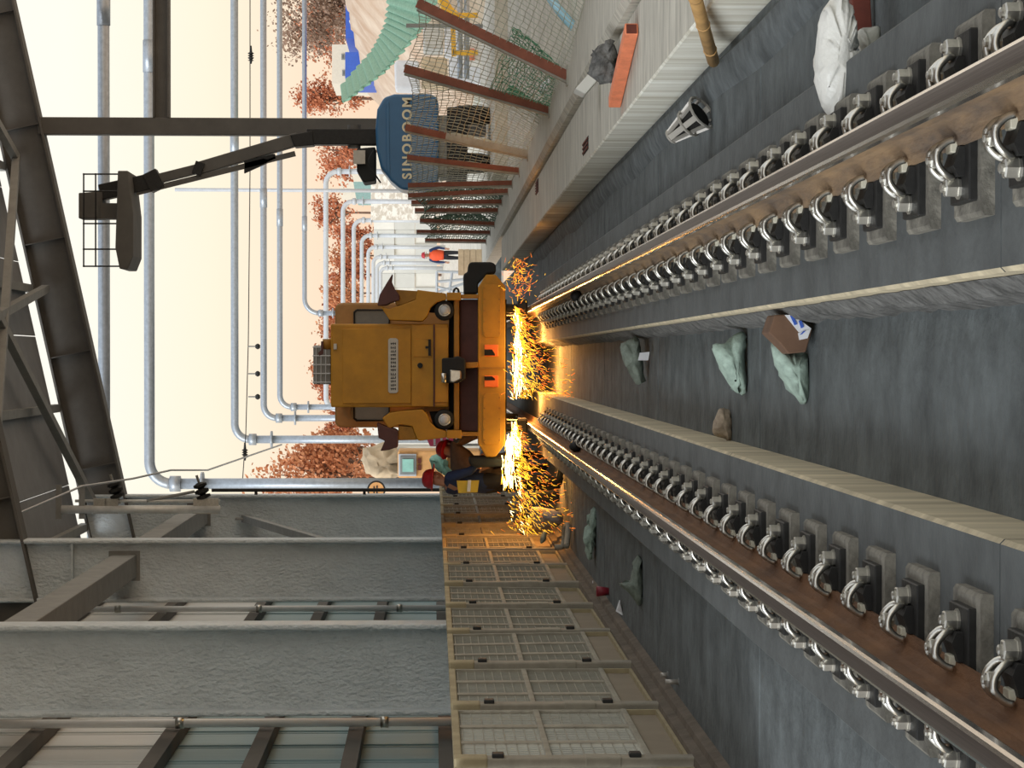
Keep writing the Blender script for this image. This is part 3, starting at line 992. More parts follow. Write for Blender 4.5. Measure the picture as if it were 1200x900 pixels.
# wheels and grinding heads under the beam
for xc in (XL, XR):
    for yw in (YT + 1.4, YT + 4.6):
        wh = part(car, 'wheel', MB().lathe([(.30, -.07), (.30, .03), (.33, .04), (.33, .07), (.12, .08)], (xc, yw, ZRAIL + .302), (1 if xc < 0 else -1, 0, 0), 24), IRON, smooth=False)
    gh = part(car, 'grinding_head', MB().lathe([(.10, 0), (.12, .02), (.12, .12), (.06, .13), (.06, .3)], (xc, YT + .55, ZRAIL + .012), (0, 0, 1), 16), IRON)
part(car, 'axle', MB().tube([(XL, YT + 1.4, ZRAIL + .302), (XR, YT + 1.4, ZRAIL + .302)], .06, 10), IRON)
part(car, 'axle', MB().tube([(XL, YT + 4.6, ZRAIL + .302), (XR, YT + 4.6, ZRAIL + .302)], .06, 10), IRON)

# ---- sparks: streaks flying sideways from both grinding heads
YS_ = YT - .08
rng = random.Random(77)
bins = [MB(), MB(), MB()]


def streak(p, d, r, m):
    bins[m].beam(p - d / 2, p + d / 2, r * 2, r * 2, (0, 1, 0.2), 0, r * .6, r * .6)


def jet(src, length, n, spread, dx, core):
    for i in range(n):
        t = rng.random() ** (.9)
        py = src[1] + length * t
        w = 3 + spread * (t ** .8)
        g = abs(rng.gauss(0, 1))
        px = src[0] + dx * t + (rng.gauss(0, .22) * w if rng.random() < .3 else g * .8 * w)
        Y = YS_ + rng.gauss(0, .25) - g * .5
        p = W(px, py, Y)
        ang = rng.gauss(.55 + .5 * g, .35)
        L = rng.uniform(.02, .075)
        d = Vector((-math.cos(ang), rng.gauss(0, .3), -math.sin(ang))) * L
        m = 0 if g < .15 and rng.random() < .5 else (1 if g < .75 else (1 if rng.random() < .4 else 2))
        streak(p, d, rng.uniform(.002, .0042), m)


jet((605, 360), 108, 1000, 38, 6, True)
jet((603, 498), 128, 850, 44, 8, True)
for i in range(170):
    a = rng.random()
    p = W(598 + rng.gauss(12, 10), 350 - 45 * a + rng.gauss(0, 4), YS_ + rng.gauss(0, .2))
    ang = rng.uniform(-1.8, 1.2)
    streak(p, Vector((math.cos(ang), 0, math.sin(ang))) * rng.uniform(.02, .07), rng.uniform(.002, .004), 2 if rng.random() < .6 else 1)
for src, ln in (((606, 366), 96), ((604, 499), 34), ((596, 512), 58)):
    for i in range(120):
        t = rng.random()
        p = W(src[0] + rng.gauss(0, 1.2 + 2.8 * t), src[1] + ln * t, YS_ + rng.gauss(0, .06))
        streak(p, Vector((-1, rng.gauss(0, .2), rng.gauss(0, .16))) * rng.uniform(.06, .16), rng.uniform(.003, .007), 0 if rng.random() < .75 else 1)
sp = thing('spark_shower', 'bright shower of orange and white sparks below the yellow car', 'sparks', W(606, 420, YS_))
for nm, b, m in (('white_streaks', bins[0], SPARK_W), ('yellow_streaks', bins[1], SPARK_Y), ('orange_streaks', bins[2], SPARK_O)):
    o = part(sp, nm, b, m)
    o['kind'] = 'stuff'
for X_, Y_s, z_, e in ((.2, 28.9, .5, 120), (-.45, 29.6, .5, 120), (-1.5, 28.6, .42, 60), (.05, 26.9, .40, 9), (-1.4, 26.9, .40, 8)):
    l = bpy.data.lights.new('spark_light', 'POINT')
    l.energy = e
    l.color = (1.0, .42, .10)
    l.shadow_soft_size = .15
    lo = bpy.data.objects.new('spark_light', l)
    COL.objects.link(lo)
    lo.location = (X_, Y_s, z_)


# ================================================================== PEOPLE
def person(name, label, at, face, J, mats, S=1.0, group=None):
    """J: joint overrides in body space (x right, y forward, z up); one continuous skinned body"""
    base = {'pelvis': (0, 0, .93), 'waist': (0, 0, 1.08), 'chest': (0, .01, 1.30), 'neck': (0, .01, 1.46), 'head': (0, .02, 1.57), 'crown': (0, .02, 1.68), 'nose': (0, .125, 1.575)}
    for s, n in ((-1, 'l'), (1, 'r')):
        base.update({'sh' + n: (s * .18, 0, 1.41), 'el' + n: (s * .23, -.02, 1.13), 'wr' + n: (s * .25, .06, .89), 'pa' + n: (s * .25, .08, .82),
                     'hi' + n: (s * .09, 0, .88), 'kn' + n: (s * .10, .02, .48), 'an' + n: (s * .10, -.02, .08), 'to' + n: (s * .12, .16, .03)})
    base.update(J)
    for n in 'lr':
        p, w = Vector(base['pa' + n]), Vector(base['wr' + n])
        d = (p - w).normalized()
        sd = Vector((1, 0, 0)) if abs(d.x) < .8 else Vector((0, 1, 0))
        sd = (sd - d * sd.dot(d)).normalized()
        inn = d.cross(sd)
        for k, (off, L) in enumerate(((-.03, .07), (-.01, .085), (.01, .08), (.03, .062))):
            base['f%d%s' % (k, n)] = tuple(p + sd * off + d * .02)
            base['g%d%s' % (k, n)] = tuple(p + sd * off + d * L + inn * .02)
        base['th' + n] = tuple(w + d * .03 + sd * -.05 + inn * .02)
    rad = {'pelvis': .15, 'waist': .135, 'chest': .16, 'neck': .058, 'head': .098, 'crown': .085, 'nose': .022, 'sh': .075, 'el': .055, 'wr': .035, 'pa': .036, 'hi': .10, 'kn': .068, 'an': .048, 'to': .042, 'f': .010, 'g': .008, 'th': .012}
    E = [('pelvis', 'waist'), ('waist', 'chest'), ('chest', 'neck'), ('neck', 'head'), ('head', 'crown'), ('head', 'nose')]
    reg = {}
    for n in 'lr':
        E += [('chest', 'sh' + n), ('sh' + n, 'el' + n), ('el' + n, 'wr' + n), ('wr' + n, 'pa' + n), ('wr' + n, 'th' + n), ('pelvis', 'hi' + n), ('hi' + n, 'kn' + n), ('kn' + n, 'an' + n), ('an' + n, 'to' + n)]
        for k in range(4):
            E += [('pa' + n, 'f%d%s' % (k, n)), ('f%d%s' % (k, n), 'g%d%s' % (k, n))]
    names = list(base)
    idx = {n: i for i, n in enumerate(names)}
    me = bpy.data.meshes.new('skeleton')
    me.from_pydata([tuple(c * S for c in base[n]) for n in names], [(idx[a], idx[b]) for a, b in E], [])
    tmp = bpy.data.objects.new('skeleton', me)
    COL.objects.link(tmp)
    sk = tmp.modifiers.new('skin', 'SKIN')
    sk.use_smooth_shade = True
    su = tmp.modifiers.new('sub', 'SUBSURF')
    su.levels = su.render_levels = 1
    for i, n in enumerate(names):
        key = n if n in rad else (n[0] if n[0] in 'fg' and n[1].isdigit() else n[:2])
        r = rad[key] * S
        me.skin_vertices[0].data[i].radius = (r, r * (.8 if n in ('chest', 'waist', 'pelvis') else 1.0))
        me.skin_vertices[0].data[i].use_root = (n == 'pelvis')
    dg = bpy.context.evaluated_depsgraph_get()
    dg.update()
    m2 = bpy.data.meshes.new_from_object(tmp.evaluated_get(dg))
    bpy.data.objects.remove(tmp)
    m2.name = 'body'
    m2.materials.clear()
    for m in mats:               # 0 skin, 1 top, 2 trousers, 3 shoes
        m2.materials.append(m)
    segs = []
    for a, b in E:
        k = b if b in rad else (b[0] if b[0] in 'fg' and b[1].isdigit() else b[:2])
        mi = {'waist': 1, 'chest': 1, 'sh': 1, 'el': 1, 'wr': 1, 'hi': 2, 'kn': 2, 'an': 2, 'to': 3}.get(k, 0)
        segs.append((Vector(base[a]) * S, Vector(base[b]) * S, mi))
    for p in m2.polygons:
        c = p.center
        best, bm_ = 9, 0
        for a, b, mi in segs:
            ab = b - a
            t = max(0, min(1, (c - a).dot(ab) / max(ab.length_squared, 1e-9)))
            d = (a + ab * t - c).length
            if d < best:
                best, bm_ = d, mi
        p.material_index = bm_
        p.use_smooth = True
    t = thing(name, label, 'person', at, group)
    t.rotation_euler.z = face
    bo = bpy.data.objects.new('body', m2)
    COL.objects.link(bo)
    bo.parent = t
    hd_ = Vector(base['head']) * S
    up = (Vector(base['crown']) - Vector(base['head'])).normalized()
    fw = Vector(base['nose']) - Vector(base['head'])
    fw = (fw - up * fw.dot(up)).normalized()
    sd = fw.cross(up)

    def child(nm, mb, m, **k):
        o = build(nm, mb, m, **k)
        o.parent = t
        o.location = (0, 0, 0)
        return o
    for s in (-1, 1):
        child('eye', MB().lathe([(.004, -.012), (.012, 0), (.004, .012)], hd_ + (sd * (s * .036) + fw * .090 + up * .02) * S, fw, 6), WHITE)
        child('ear', MB().lathe([(.008, -.02), (.03, 0), (.008, .02)], hd_ + (sd * (s * .098)) * S, sd, 8), mats[0])
    child('mouth', MB().beam(hd_ + (fw * .094 - up * .045 - sd * .025) * S, hd_ + (fw * .094 - up * .045 + sd * .025) * S, .01, .01), MAROON)
    c = hd_ + up * .045 * S
    hat = child('hard_hat', MB().lathe([(.150, 0), (.152, .012), (.128, .02), (.124, .06), (.105, .105), (.065, .135), (.0, .145)], c, up, 16), mats[4], smooth=True)
    hat2 = build('hat_peak', MB().prism([c + sd * -.09 + fw * .10, c + sd * .09 + fw * .10, c + sd * .06 + fw * .19, c - sd * .06 + fw * .19], up * .012), mats[4])
    hat2.parent = hat
    hat2.location = (0, 0, 0)
    return t, base, child


YP = 27.9
c = W(600, 566, YP)
t, B, ch = person('person', 'worker in red hard hat and navy jacket with yellow panel left of the car', (c.x, YP, 0.0), math.radians(-62),
                  {'elr': (.30, .02, 1.15), 'wrr': (.22, .22, 1.02), 'par': (.18, .28, 1.0), 'ell': (-.28, .08, 1.14), 'wrl': (-.16, .27, 1.05), 'pal': (-.10, .32, 1.03),
                   'head': (0, .05, 1.56), 'crown': (0, .06, 1.67), 'nose': (0, .15, 1.545)}, [SKIN, JACKET, PANTS, BLACK, REDH], 1.03)
ch('reflective_panel', MB().prism([(.10, -.172, 1.10), (.19, -.05, 1.08), (.185, -.05, 1.36), (.08, -.172, 1.34)], (.02, -.012, 0)), YELV)
ch('reflective_stripe', MB().prism([(.13, -.172, 1.19), (.212, -.055, 1.18), (.212, -.055, 1.22), (.13, -.172, 1.23)], (.012, -.012, 0)), WHITE)

YP2 = 31.5
c = W(600, 541, YP2)
t, B, ch = person('person', 'stooping worker in grey brown clothes behind the car corner', (c.x, YP2, 0.0), math.radians(-25),
                  {'pelvis': (0, -.22, .86), 'waist': (0, -.12, 1.02), 'chest': (0, .10, 1.17), 'neck': (0, .24, 1.26), 'head': (0, .33, 1.32), 'crown': (0, .38, 1.42), 'nose': (0, .43, 1.27),
                   'shl': (-.18, .16, 1.24), 'shr': (.18, .16, 1.24), 'ell': (-.22, .30, 1.0), 'elr': (.22, .30, 1.0), 'wrl': (-.16, .46, .85), 'wrr': (.16, .46, .85), 'pal': (-.14, .5, .79), 'par': (.14, .5, .79),
                   'hil': (-.09, -.2, .82), 'hir': (.09, -.2, .82), 'knl': (-.1, .04, .46), 'knr': (.1, .0, .46)}, [SKIN, BROWNJ, PANTS, BLACK, REDH], 1.08)

YP3 = 88
c = W(545, 299, YP3)
t, B, ch = person('person', 'distant worker in orange safety vest standing beyond the fence', (c.x, YP3, .16), math.radians(160),
                  {'ell': (-.27, -.04, 1.14), 'elr': (.27, -.04, 1.14)}, [SKIN, JACKET, PANTS, BLACK, REDH], 1.12)
mb = MB().lathe([(.185, 1.06), (.20, 1.15), (.225, 1.35), (.215, 1.5), (.11, 1.62)], (0, .01, 0), (0, 0, 1), 14)
vo = ch('safety_vest', mb, VEST, smooth=True)


# ================================================================== BLUE BOOM LIFT
YL = 47.6
lift = thing('boom_lift', 'blue boom lift with raised dark arm and basket', 'boom lift', (W(560, 165, YL).x, YL, .42))


def wslab(pts, Y, depth, mb=None):
    mb = mb or MB()
    return mb.prism([W(a, b, Y) for a, b in pts], (0, depth, 0))


cwt = part(lift, 'counterweight', wslab([(440, 150), (442, 128), (450, 114), (462, 110), (505, 110), (512, 114), (514, 122), (514, 216), (510, 221), (490, 224), (470, 222), (458, 212), (446, 196), (441, 175)], YL, 1.1), BLUE, bevel=.12, seg=4)
part(cwt, 'raised_edge', wslab([(452, 122), (456, 118), (457, 205), (453, 198)], YL - .02, .04), BLUE, bevel=.01)
cu = bpy.data.curves.new('lettering', 'FONT')
cu.body = 'SINOBOOM'
cu.size = .275
cu.offset = .009
cu.extrude = .006
cu.align_x = 'CENTER'
cu.space_character = 1.3
tmp = bpy.data.objects.new('lettering', cu)
COL.objects.link(tmp)
dg = bpy.context.evaluated_depsgraph_get()
tm = bpy.data.meshes.new_from_object(tmp.evaluated_get(dg))
bpy.data.objects.remove(tmp)
tm.materials.clear()
tm.materials.append(CREAM)
lt = bpy.data.objects.new('lettering', tm)
COL.objects.link(lt)
lt.parent = cwt
p = W(482, 162, YL - .012)
lt.location = p - Vector(lift.location)
lt.rotation_euler = (PI / 2, 0, 0)
lt['label'] = 'cream capital lettering'
part(lift, 'turntable', wslab([(514, 135), (524, 135), (524, 205), (514, 205)], YL + .2, 1.6), STEEL_GREY, bevel=.02)
part(lift, 'chassis', wslab([(524, 125), (548, 125), (548, 205), (524, 205)], YL + .1, 2.4), IRON, bevel=.03)
for py in (134, 190):
    for dy in (.0, 1.9):
        o = W(548, py, YL + .2 + dy)
        wr_ = .43
        w = part(lift, 'wheel', MB().lathe([(.30, -.20), (wr_, -.16), (wr_, .16), (.30, .20)], (o.x, YL + .5 + dy, .42 + wr_), (1, 0, 0), 20), BLACK, smooth=False)
        part(w, 'hub', MB().lathe([(.2, -.21), (.2, .21)], (o.x, YL + .5 + dy, .42 + wr_), (1, 0, 0), 12), PLATE)
part(lift, 'engine_cover', wslab([(418, 174), (440, 172), (440, 212), (426, 214), (418, 200)], YL + .3, .9), BLACK, bevel=.03)
part(lift, 'control_panel', wslab([(414, 176), (428, 176), (428, 192), (414, 192)], YL + .2, .1), PLATE)
part(lift, 'hose', MB().tube(smooth_path([W(438, 176, YL - .05), W(432, 190, YL - .1), W(440, 205, YL - .1), W(446, 214, YL)], 4), .02, 6), BLACK)
lb = part(lift, 'lower_boom', MB().beam(W(445, 161, YL + .5), W(360, 161, YL + .5), .34, .36), IRON, bevel=.02)
part(lb, 'pivot', MB().lathe([(.14, -.25), (.14, .25)], W(415, 160, YL + .5), (1, 0, 0), 12), STEEL_DARK)
part(lift, 'elbow', wslab([(340, 158), (366, 153), (368, 170), (345, 172)], YL + .3, .45), IRON, bevel=.02)
ub = part(lift, 'upper_boom', MB().beam(W(350, 163, YL + .5), W(232, 198, YL + .5), .30, .27), STEEL_DARK, bevel=.015)
part(lift, 'middle_boom', MB().beam(W(240, 196, YL + .5), W(176, 212, YL + .5), .24, .20), STEEL_DARK, bevel=.012)
part(lift, 'jib', MB().beam(W(182, 212, YL + .5), W(118, 226, YL + .5), .34, .34), IRON, bevel=.015)
part(lift, 'tension_rod', MB().beam(W(346, 180, YL + .4), W(160, 226, YL + .4), .1, .11), STEEL_DARK)
part(lift, 'hose_tray', wslab([(286, 188), (322, 180), (324, 186), (306, 194), (286, 203)], YL + .35, .14), BLACK, bevel=.01)
part(lift, 'collar', MB().beam(W(236, 191, YL + .5), W(231, 205, YL + .5), .42, .2), IRON)
part(lift, 'collar', MB().beam(W(176, 202, YL + .5), W(186, 222, YL + .5), .42, .3), IRON)
part(lift, 'jib_head', wslab([(92, 226), (120, 224), (120, 256), (92, 256)], YL + .3, .6), STEEL_DARK, bevel=.02)
bk = part(lift, 'platform', wslab([(138, 200), (150, 200), (156, 250), (156, 300), (150, 315), (140, 315), (135, 290)], YL - .3, 1.4), STEEL_DARK, bevel=.02)
part(lift, 'platform_arm', wslab([(118, 238), (140, 238), (140, 256), (118, 256)], YL + .2, .5), STEEL_DARK)
mb = MB()
for py in (204, 224, 262, 292, 312):
    mb.tube([W(140, py, YL - .2), W(97, py, YL - .2)], .018, 5)
    mb.tube([W(140, py, YL + 1.0), W(97, py, YL + 1.0)], .018, 5)
for px in (98, 112):
    mb.tube([W(px, 203, YL - .2), W(px, 313, YL - .2)], .018, 5)
    mb.tube([W(px, 203, YL + 1.0), W(px, 313, YL + 1.0)], .018, 5)
part(bk, 'guard_rails', mb, IRON)


# ================================================================== LEANING FENCE ON THE OPEN SIDE
POSTS = [((720, -6), (560, -150), 18.3), ((672, 92), (489, 3), 21.9), ((650, 130), (474, 80), 25.3), ((623, 181), (475, 149), 31), ((613, 200), (477, 184), 34),
         ((605, 214), (478, 217), 37), ((600, 223), (478, 229), 39), ((592, 236), (482, 237), 42.5), ((586, 246), (486, 246), 45), ((581, 262), (492, 258), 47.5), ((575, 272), (488, 271), 51), ((570, 282), (498, 281), 55)]
pw = []
for k, (b, tp, Y) in enumerate(POSTS):
    A, Bp = W(b[0], b[1], Y), W(tp[0], tp[1], Y)
    d = Bp - A
    A = A + d * ((.33 - A.z) / d.z)      # foot on the kerb
    pw.append((A, Bp))
    if k == 0:
        continue
    th = thing('fence_post', ordinal(k) + ' leaning rust-red angle iron fence post from the near end', 'post', A, 'leaning fence posts')
    w = .095 if k < 4 else .075
    spl = {3: .33}.get(k, 1.0)
    Cc = A + (Bp - A) * (1 - spl)
    part(th, 'angle_iron', MB().beam(Cc, Bp, w, .03, (0, 1, 0)), REDPOST)
    part(th, 'return_leg', MB().beam(A + Vector((-.055, .05, -.0)), Bp + Vector((-.055, .05, 0)), .03, .10, (0, 1, 0)), GREYPOST)
    if spl < 1:
        part(th, 'bare_length', MB().beam(A, Cc, w, .03, (0, 1, 0)), GREYPOST)
    part(th, 'foot_plate', MB().box(A.x - .1, A.x + .1, A.y - .08, A.y + .08, .328, .342), GREYPOST)


def net(name, label, k, j, nu, nv, r, m, s0=0, s1=1, t0=0, t1=1, sag=.08, seed=1):
    (A, Bp), (C, D) = pw[k], pw[j]
    rg = random.Random(seed)
    off = [[Vector((rg.gauss(0, 1), rg.gauss(0, 1), rg.gauss(0, 1))) * sag * .06 for _ in range(nv + 1)] for _ in range(nu + 1)]

    def P(i, jj):
        u, v = s0 + (s1 - s0) * i / nu, t0 + (t1 - t0) * jj / nv
        p = (A + (Bp - A) * v) * (1 - u) + (C + (D - C) * v) * u
        b = math.sin(PI * u) * math.sin(PI * v)
        return p + Vector((sag * 2.2 * b + .03, 0, -sag * math.sin(PI * u))) + off[i][jj] * (1 if 0 < i < nu else .3)
    mb = MB()
    for i in range(nu + 1):
        mb.tube([P(i, jj) for jj in range(nv + 1)], r, 3)
    for jj in range(nv + 1):
        mb.tube([P(i, jj) for i in range(nu + 1)], r, 3)
    o = build(name, mb, m, at=A)
    return tag(o, label, 'net')


net('wire_net', 'pale wire net at the photo edge beside the nearest leaning post', 0, 1, 26, 22, .004, NETW, sag=.05, seed=1)
net('wire_net', 'pale wire net between the first two leaning posts', 1, 2, 22, 22, .0045, NETW, sag=.08, seed=2)
net('wire_net', 'pale wire net in front of the lift wheels, after the second post', 2, 3, 30, 22, .005, NETW, sag=.1, seed=3)
net('wire_net', 'pale wire net over the lift chassis, after the third post', 3, 4, 18, 20, .005, NETW, sag=.08, seed=4)
net('wire_net', 'pale wire net on the far row of fence posts', 4, 6, 24, 20, .006, NETW, sag=.08, seed=5)
net('green_net', 'green net sagging at the foot of the second leaning post', 1, 2, 22, 22, .006, NETG, s0=.35, s1=1.0, t0=0, t1=.42, sag=.18, seed=6)
net('green_net', 'green net bundled at the foot of the third leaning post', 2, 3, 26, 24, .0075, NETG, s0=0.0, s1=.5, t0=0, t1=.32, sag=.2, seed=7)
net('green_net', 'dark green net hung between the far fence posts', 6, 9, 34, 30, .010, NETGD, sag=.2, seed=8)
net('green_net', 'dark green net at the far end of the fence by the orange worker', 9, 11, 30, 28, .010, NETGD, sag=.2, seed=9)


# ================================================================== LITTER, RAGS AND TOOLS
def closed_curve(pts, n=4):
    pts = [Vector((a, b, 0)) for a, b in pts]
    N = len(pts)
    out = []
    for i in range(N):
        p0, p1, p2, p3 = pts[i - 1], pts[i], pts[(i + 1) % N], pts[(i + 2) % N]
        for k in range(n):
            t = k / n
            out.append(0.5 * ((2 * p1) + (p2 - p0) * t + (2 * p0 - 5 * p1 + 4 * p2 - p3) * t * t + (3 * p1 - p0 - 3 * p2 + p3) * t ** 3))
    return [(p.x, p.y) for p in out]


def blob(pts, Y, depth, crumple=.02, seed=1, n=3):
    """soft closed body with the given outline seen from the track, as deep as `depth`"""
    rg = random.Random(seed)
    ol = [W(a, b, Y) for a, b in closed_curve(pts, n)]
    c = sum(ol, Vector()) / len(ol)
    mb = MB()
    rings = []
    fl = [rg.gauss(0, 1) for _ in ol]
    for a in (-80, -55, -28, 0, 28, 55, 80):
        s, yo = math.cos(math.radians(a)) ** .7, math.sin(math.radians(a)) * depth / 2
        ring = []
        for i, p in enumerate(ol):
            q = c + (p - c) * s
            k = 0 if a == 0 else 1
            ring.append(q + Vector((rg.gauss(0, crumple) * k * s, yo + (fl[i] * .5 + rg.gauss(0, .5)) * crumple * 2 * k * s, rg.gauss(0, crumple) * k * s)))
        rings.append(mb.add(ring))
    N = len(ol)
    for a, b in zip(rings, rings[1:]):
        for k in range(N):
            mb.face((a + k, a + (k + 1) % N, b + (k + 1) % N, b + k))
    mb.face([rings[0] + k for k in reversed(range(N))])
    mb.face([rings[-1] + k for k in range(N)])
    return mb


def zpts(pts, ox, oy, k):
    return [(ox + a / k, oy + b / k) for a, b in pts]


def soft(name, label, cat, pts, Y, depth, m, crumple=.012, seed=1, group=None):
    mb = blob(pts, Y, depth, crumple, seed)
    zs = min(v.z for v in mb.v)
    c = sum(mb.v, Vector()) / len(mb.v)
    o = build(name, mb, m, at=(c.x, c.y, zs), smooth=True)
    return tag(o, label, cat, group)


soft('rag', 'pale green crumpled rag on the trough floor left of the slab joint', 'rag',
     zpts([(75, 320), (150, 312), (200, 262), (262, 247), (268, 360), (258, 600), (232, 604), (208, 596), (165, 545), (100, 420)], 820, 340, 5), 11.7, .22, RAG, .008, 2, 'green rags on the floor')
soft('rag', 'pale green rag spread out under the crushed brown box', 'rag',
     zpts([(420, 310), (500, 345), (560, 365), (620, 370), (640, 420), (632, 640), (600, 668), (578, 650), (500, 540), (440, 430)], 820, 340, 5), 9.8, .2, RAG, .007, 3, 'green rags on the floor')
soft('rag', 'dull green rag with a white scrap near the sparks', 'rag',
     zpts([(760, 640), (800, 600), (880, 570), (900, 640), (922, 740), (920, 880), (870, 900), (820, 800), (790, 760)], 600, 300, 6), 17.0, .3, RAG_D, .015, 4, 'green rags on the floor')
soft('rag', 'long pale rag on the floor beside the railing kerb', 'rag',
     zpts([(990, 290), (1020, 340), (1010, 500), (990, 700), (960, 810), (930, 810), (900, 640), (890, 560), (940, 480), (950, 380)], 580, 560, 8.57), 22.6, .35, RAG, .018, 5, 'green rags on the floor')
soft('rag', 'small pointed green rag on the floor beside the railing kerb', 'rag',
     zpts([(1045, 150), (1062, 200), (1060, 300), (1045, 330), (1015, 290), (975, 250), (1010, 250), (1030, 190)], 400, 600, 3), 17.6, .3, RAG_D, .012, 6, 'green rags on the floor')
soft('glove', 'dirty beige work glove lying against the lower bed edge', 'glove',
     zpts([(75, 800), (110, 700), (140, 696), (175, 705), (190, 790), (185, 890), (150, 872), (85, 850)], 820, 340, 5), 12.3, .12, mat('dirty beige glove', (176, 160, 140), 0.9, var=0.3, vscale=16, bump=.4), .006, 7)
# crushed cardboard box
Yc = 9.55
t = thing('cardboard_box', 'crushed brown cardboard box with printed side on the trough floor', 'box', W(945, 400, Yc))
Z5 = lambda pts: zpts(pts, 820, 340, 5)
part(t, 'body', wslab(Z5([(405, 250), (440, 145), (500, 142), (660, 232), (622, 362), (520, 374), (470, 312)]), Yc, .22), CARD, bevel=.006)
part(t, 'printed_side', wslab(Z5([(500, 146), (545, 144), (656, 226), (590, 256)]), Yc - .012, .02), WHITE)
for a, b, c_, d in (((530, 150), (548, 150), (572, 200), (556, 206)), ((580, 180), (596, 178), (612, 215), (594, 224)), ((585, 262), (600, 258), (622, 238), (608, 240))):
    part(t, 'blue_print', wslab(Z5([a, b, c_, d]), Yc - .018, .01), HOUSE_B)
part(t, 'white_flap', wslab(Z5([(578, 252), (652, 228), (632, 282), (586, 292)]), Yc - .015, .02), WHITE)
tag(build('plastic_strip', wslab(Z5([(470, 140), (520, 84), (740, 74), (750, 140), (690, 148), (600, 148)]), 9.75, .16), REDP, at=W(930, 368, 9.75), bevel=.012), 'dark red plastic strip wedged beside the bed edge', 'plastic strip')
tag(build('paper_scrap', wslab(zpts([(900, 680), (968, 674), (958, 734), (888, 734)], 600, 300, 6), 16.6, .03), WHITE, at=W(757, 417, 16.6)), 'small white paper scrap by the dull green rag', 'paper')
# things by the kerb next to the sparks
Yk = 27.0
tag(build('tool_case', wslab([(628, 578), (655, 575), (656, 588), (630, 589)], Yk, .35), BLACK, at=W(656, 582, Yk), bevel=.02), 'small black tool case near the sparks by the kerb', 'tool case')
soft('canvas_pouch', 'grey canvas pouch on the floor by the kerb under the sparks', 'pouch', [(637, 600), (655, 599), (660, 606), (657, 613), (641, 611), (636, 606)], 26.6, .3, GLOVE, .01, 8)
soft('canvas_pouch', 'second grey pouch standing closer to the mesh railing', 'pouch', [(624, 594), (650, 598), (657, 606), (655, 616), (629, 620), (622, 606)], 28.4, .25, GLOVE, .01, 9)
soft('work_boot', 'dusty boot lying at the kerb end of the mesh railing', 'boot', [(633, 630), (639, 620), (640, 632), (634, 637)], 26.9, .25, RAG_D, .006, 10)
pts = smooth_path([W(650, 641, 26.2), W(659, 640, 26.2), W(662, 628, 26.2), W(664, 616, 26.0), W(666, 618, 25.8), W(665, 630, 25.6), W(664, 640, 25.4)], 5)
tag(build('bent_hose', MB().tube(pts, .035, 8), BEIGE, at=pts[0], smooth=True), 'bent beige hose end at the kerb', 'hose')
# small bits on the floor between kerb and bed
def on_floor(px, py, h=0.0):
    return W(px, py, (1.66 - h) * F / (px - 507.0))


p = on_floor(714, 693)
t = thing('red_cup', 'small dark red plastic cup on the floor by the kerb', 'cup', p)
part(t, 'wall', MB().lathe([(.035, 0), (.05, .12), (.046, .12), (.033, .01)], p, (0, 0, 1), 12), REDP, smooth=True)
for k, (px, py, lab) in enumerate(((698, 688, 'tiny white scrap next to the red cup'), (730, 712, 'pale scrap between the red cup and the kerb'))):
    p = on_floor(px, py)
    tag(build('paper_scrap', MB().prism([p + Vector((-.06, -.05, .004)), p + Vector((.05, -.07, .03)), p + Vector((.06, .06, .02)), p + Vector((-.04, .07, .05))], (0, 0, .008)), WHITE, at=p), lab, 'paper')
for k, (px, py, lab) in enumerate(((797, 799, 'short white pipe stub standing by the kerb, nearer one'), (784, 791, 'short white pipe stub standing by the kerb, farther one'))):
    p = on_floor(px, py)
    t = thing('pipe_stub', lab, 'pipe', p, 'pipe stubs by the kerb')
    part(t, 'tube', MB().tube([p, p + Vector((0, 0, .10 if k == 0 else .06))], .018, 10), PLATE, smooth=True)
    part(t, 'collar', MB().tube([p, p + Vector((0, 0, .015))], .028, 10), STEEL_GREY)
rgw = random.Random(4)
for k, (px, py, lab) in enumerate(((1185, 500, 'thin curled white wire on the trough floor at the photo edge'), (1178, 410, 'short curled white wire nearer the shaded bed'))):
    p = on_floor(px, py)
    pts = [p + Vector((.02 * math.sin(i * 1.1) + .022 * i, .05 * math.cos(i * .7), .006)) for i in range(8)]
    tag(build('loose_wire', MB().tube(smooth_path(pts, 3), .0022, 5), FARWALL, at=p), lab, 'wire')
# white bag, cloudy bag, brown bar on the parapet side
soft('plastic_bag', 'bright white crumpled plastic bag at the photo edge beside the greyish rail', 'bag',
     zpts([(305, -60), (365, -40), (405, 60), (440, 150), (448, 270), (436, 360), (488, 384), (492, 560), (462, 660), (420, 692), (408, 820), (320, 872), (230, 800), (180, 700), (150, 560), (150, 400), (165, 240), (190, 100), (240, 20)], 930, 0, 6), 7.75, .2, BAG, .007, 12)
soft('plastic_bag', 'cloudy flat plastic bag behind the bright white one', 'bag',
     zpts([(440, 260), (470, 202), (540, 192), (612, 196), (602, 380), (572, 560), (520, 610), (490, 580), (480, 380)], 930, 0, 6), 8.0, .12, BAG_D, .005, 13)
a, b = W(1010, 48, 8.3), W(1004, -60, 8.3)
tag(build('brown_bar', MB().beam(a, b, .065, .07), RUSTB, at=a, bevel=.004), 'red brown bar end poking out behind the plastic bags', 'bar')
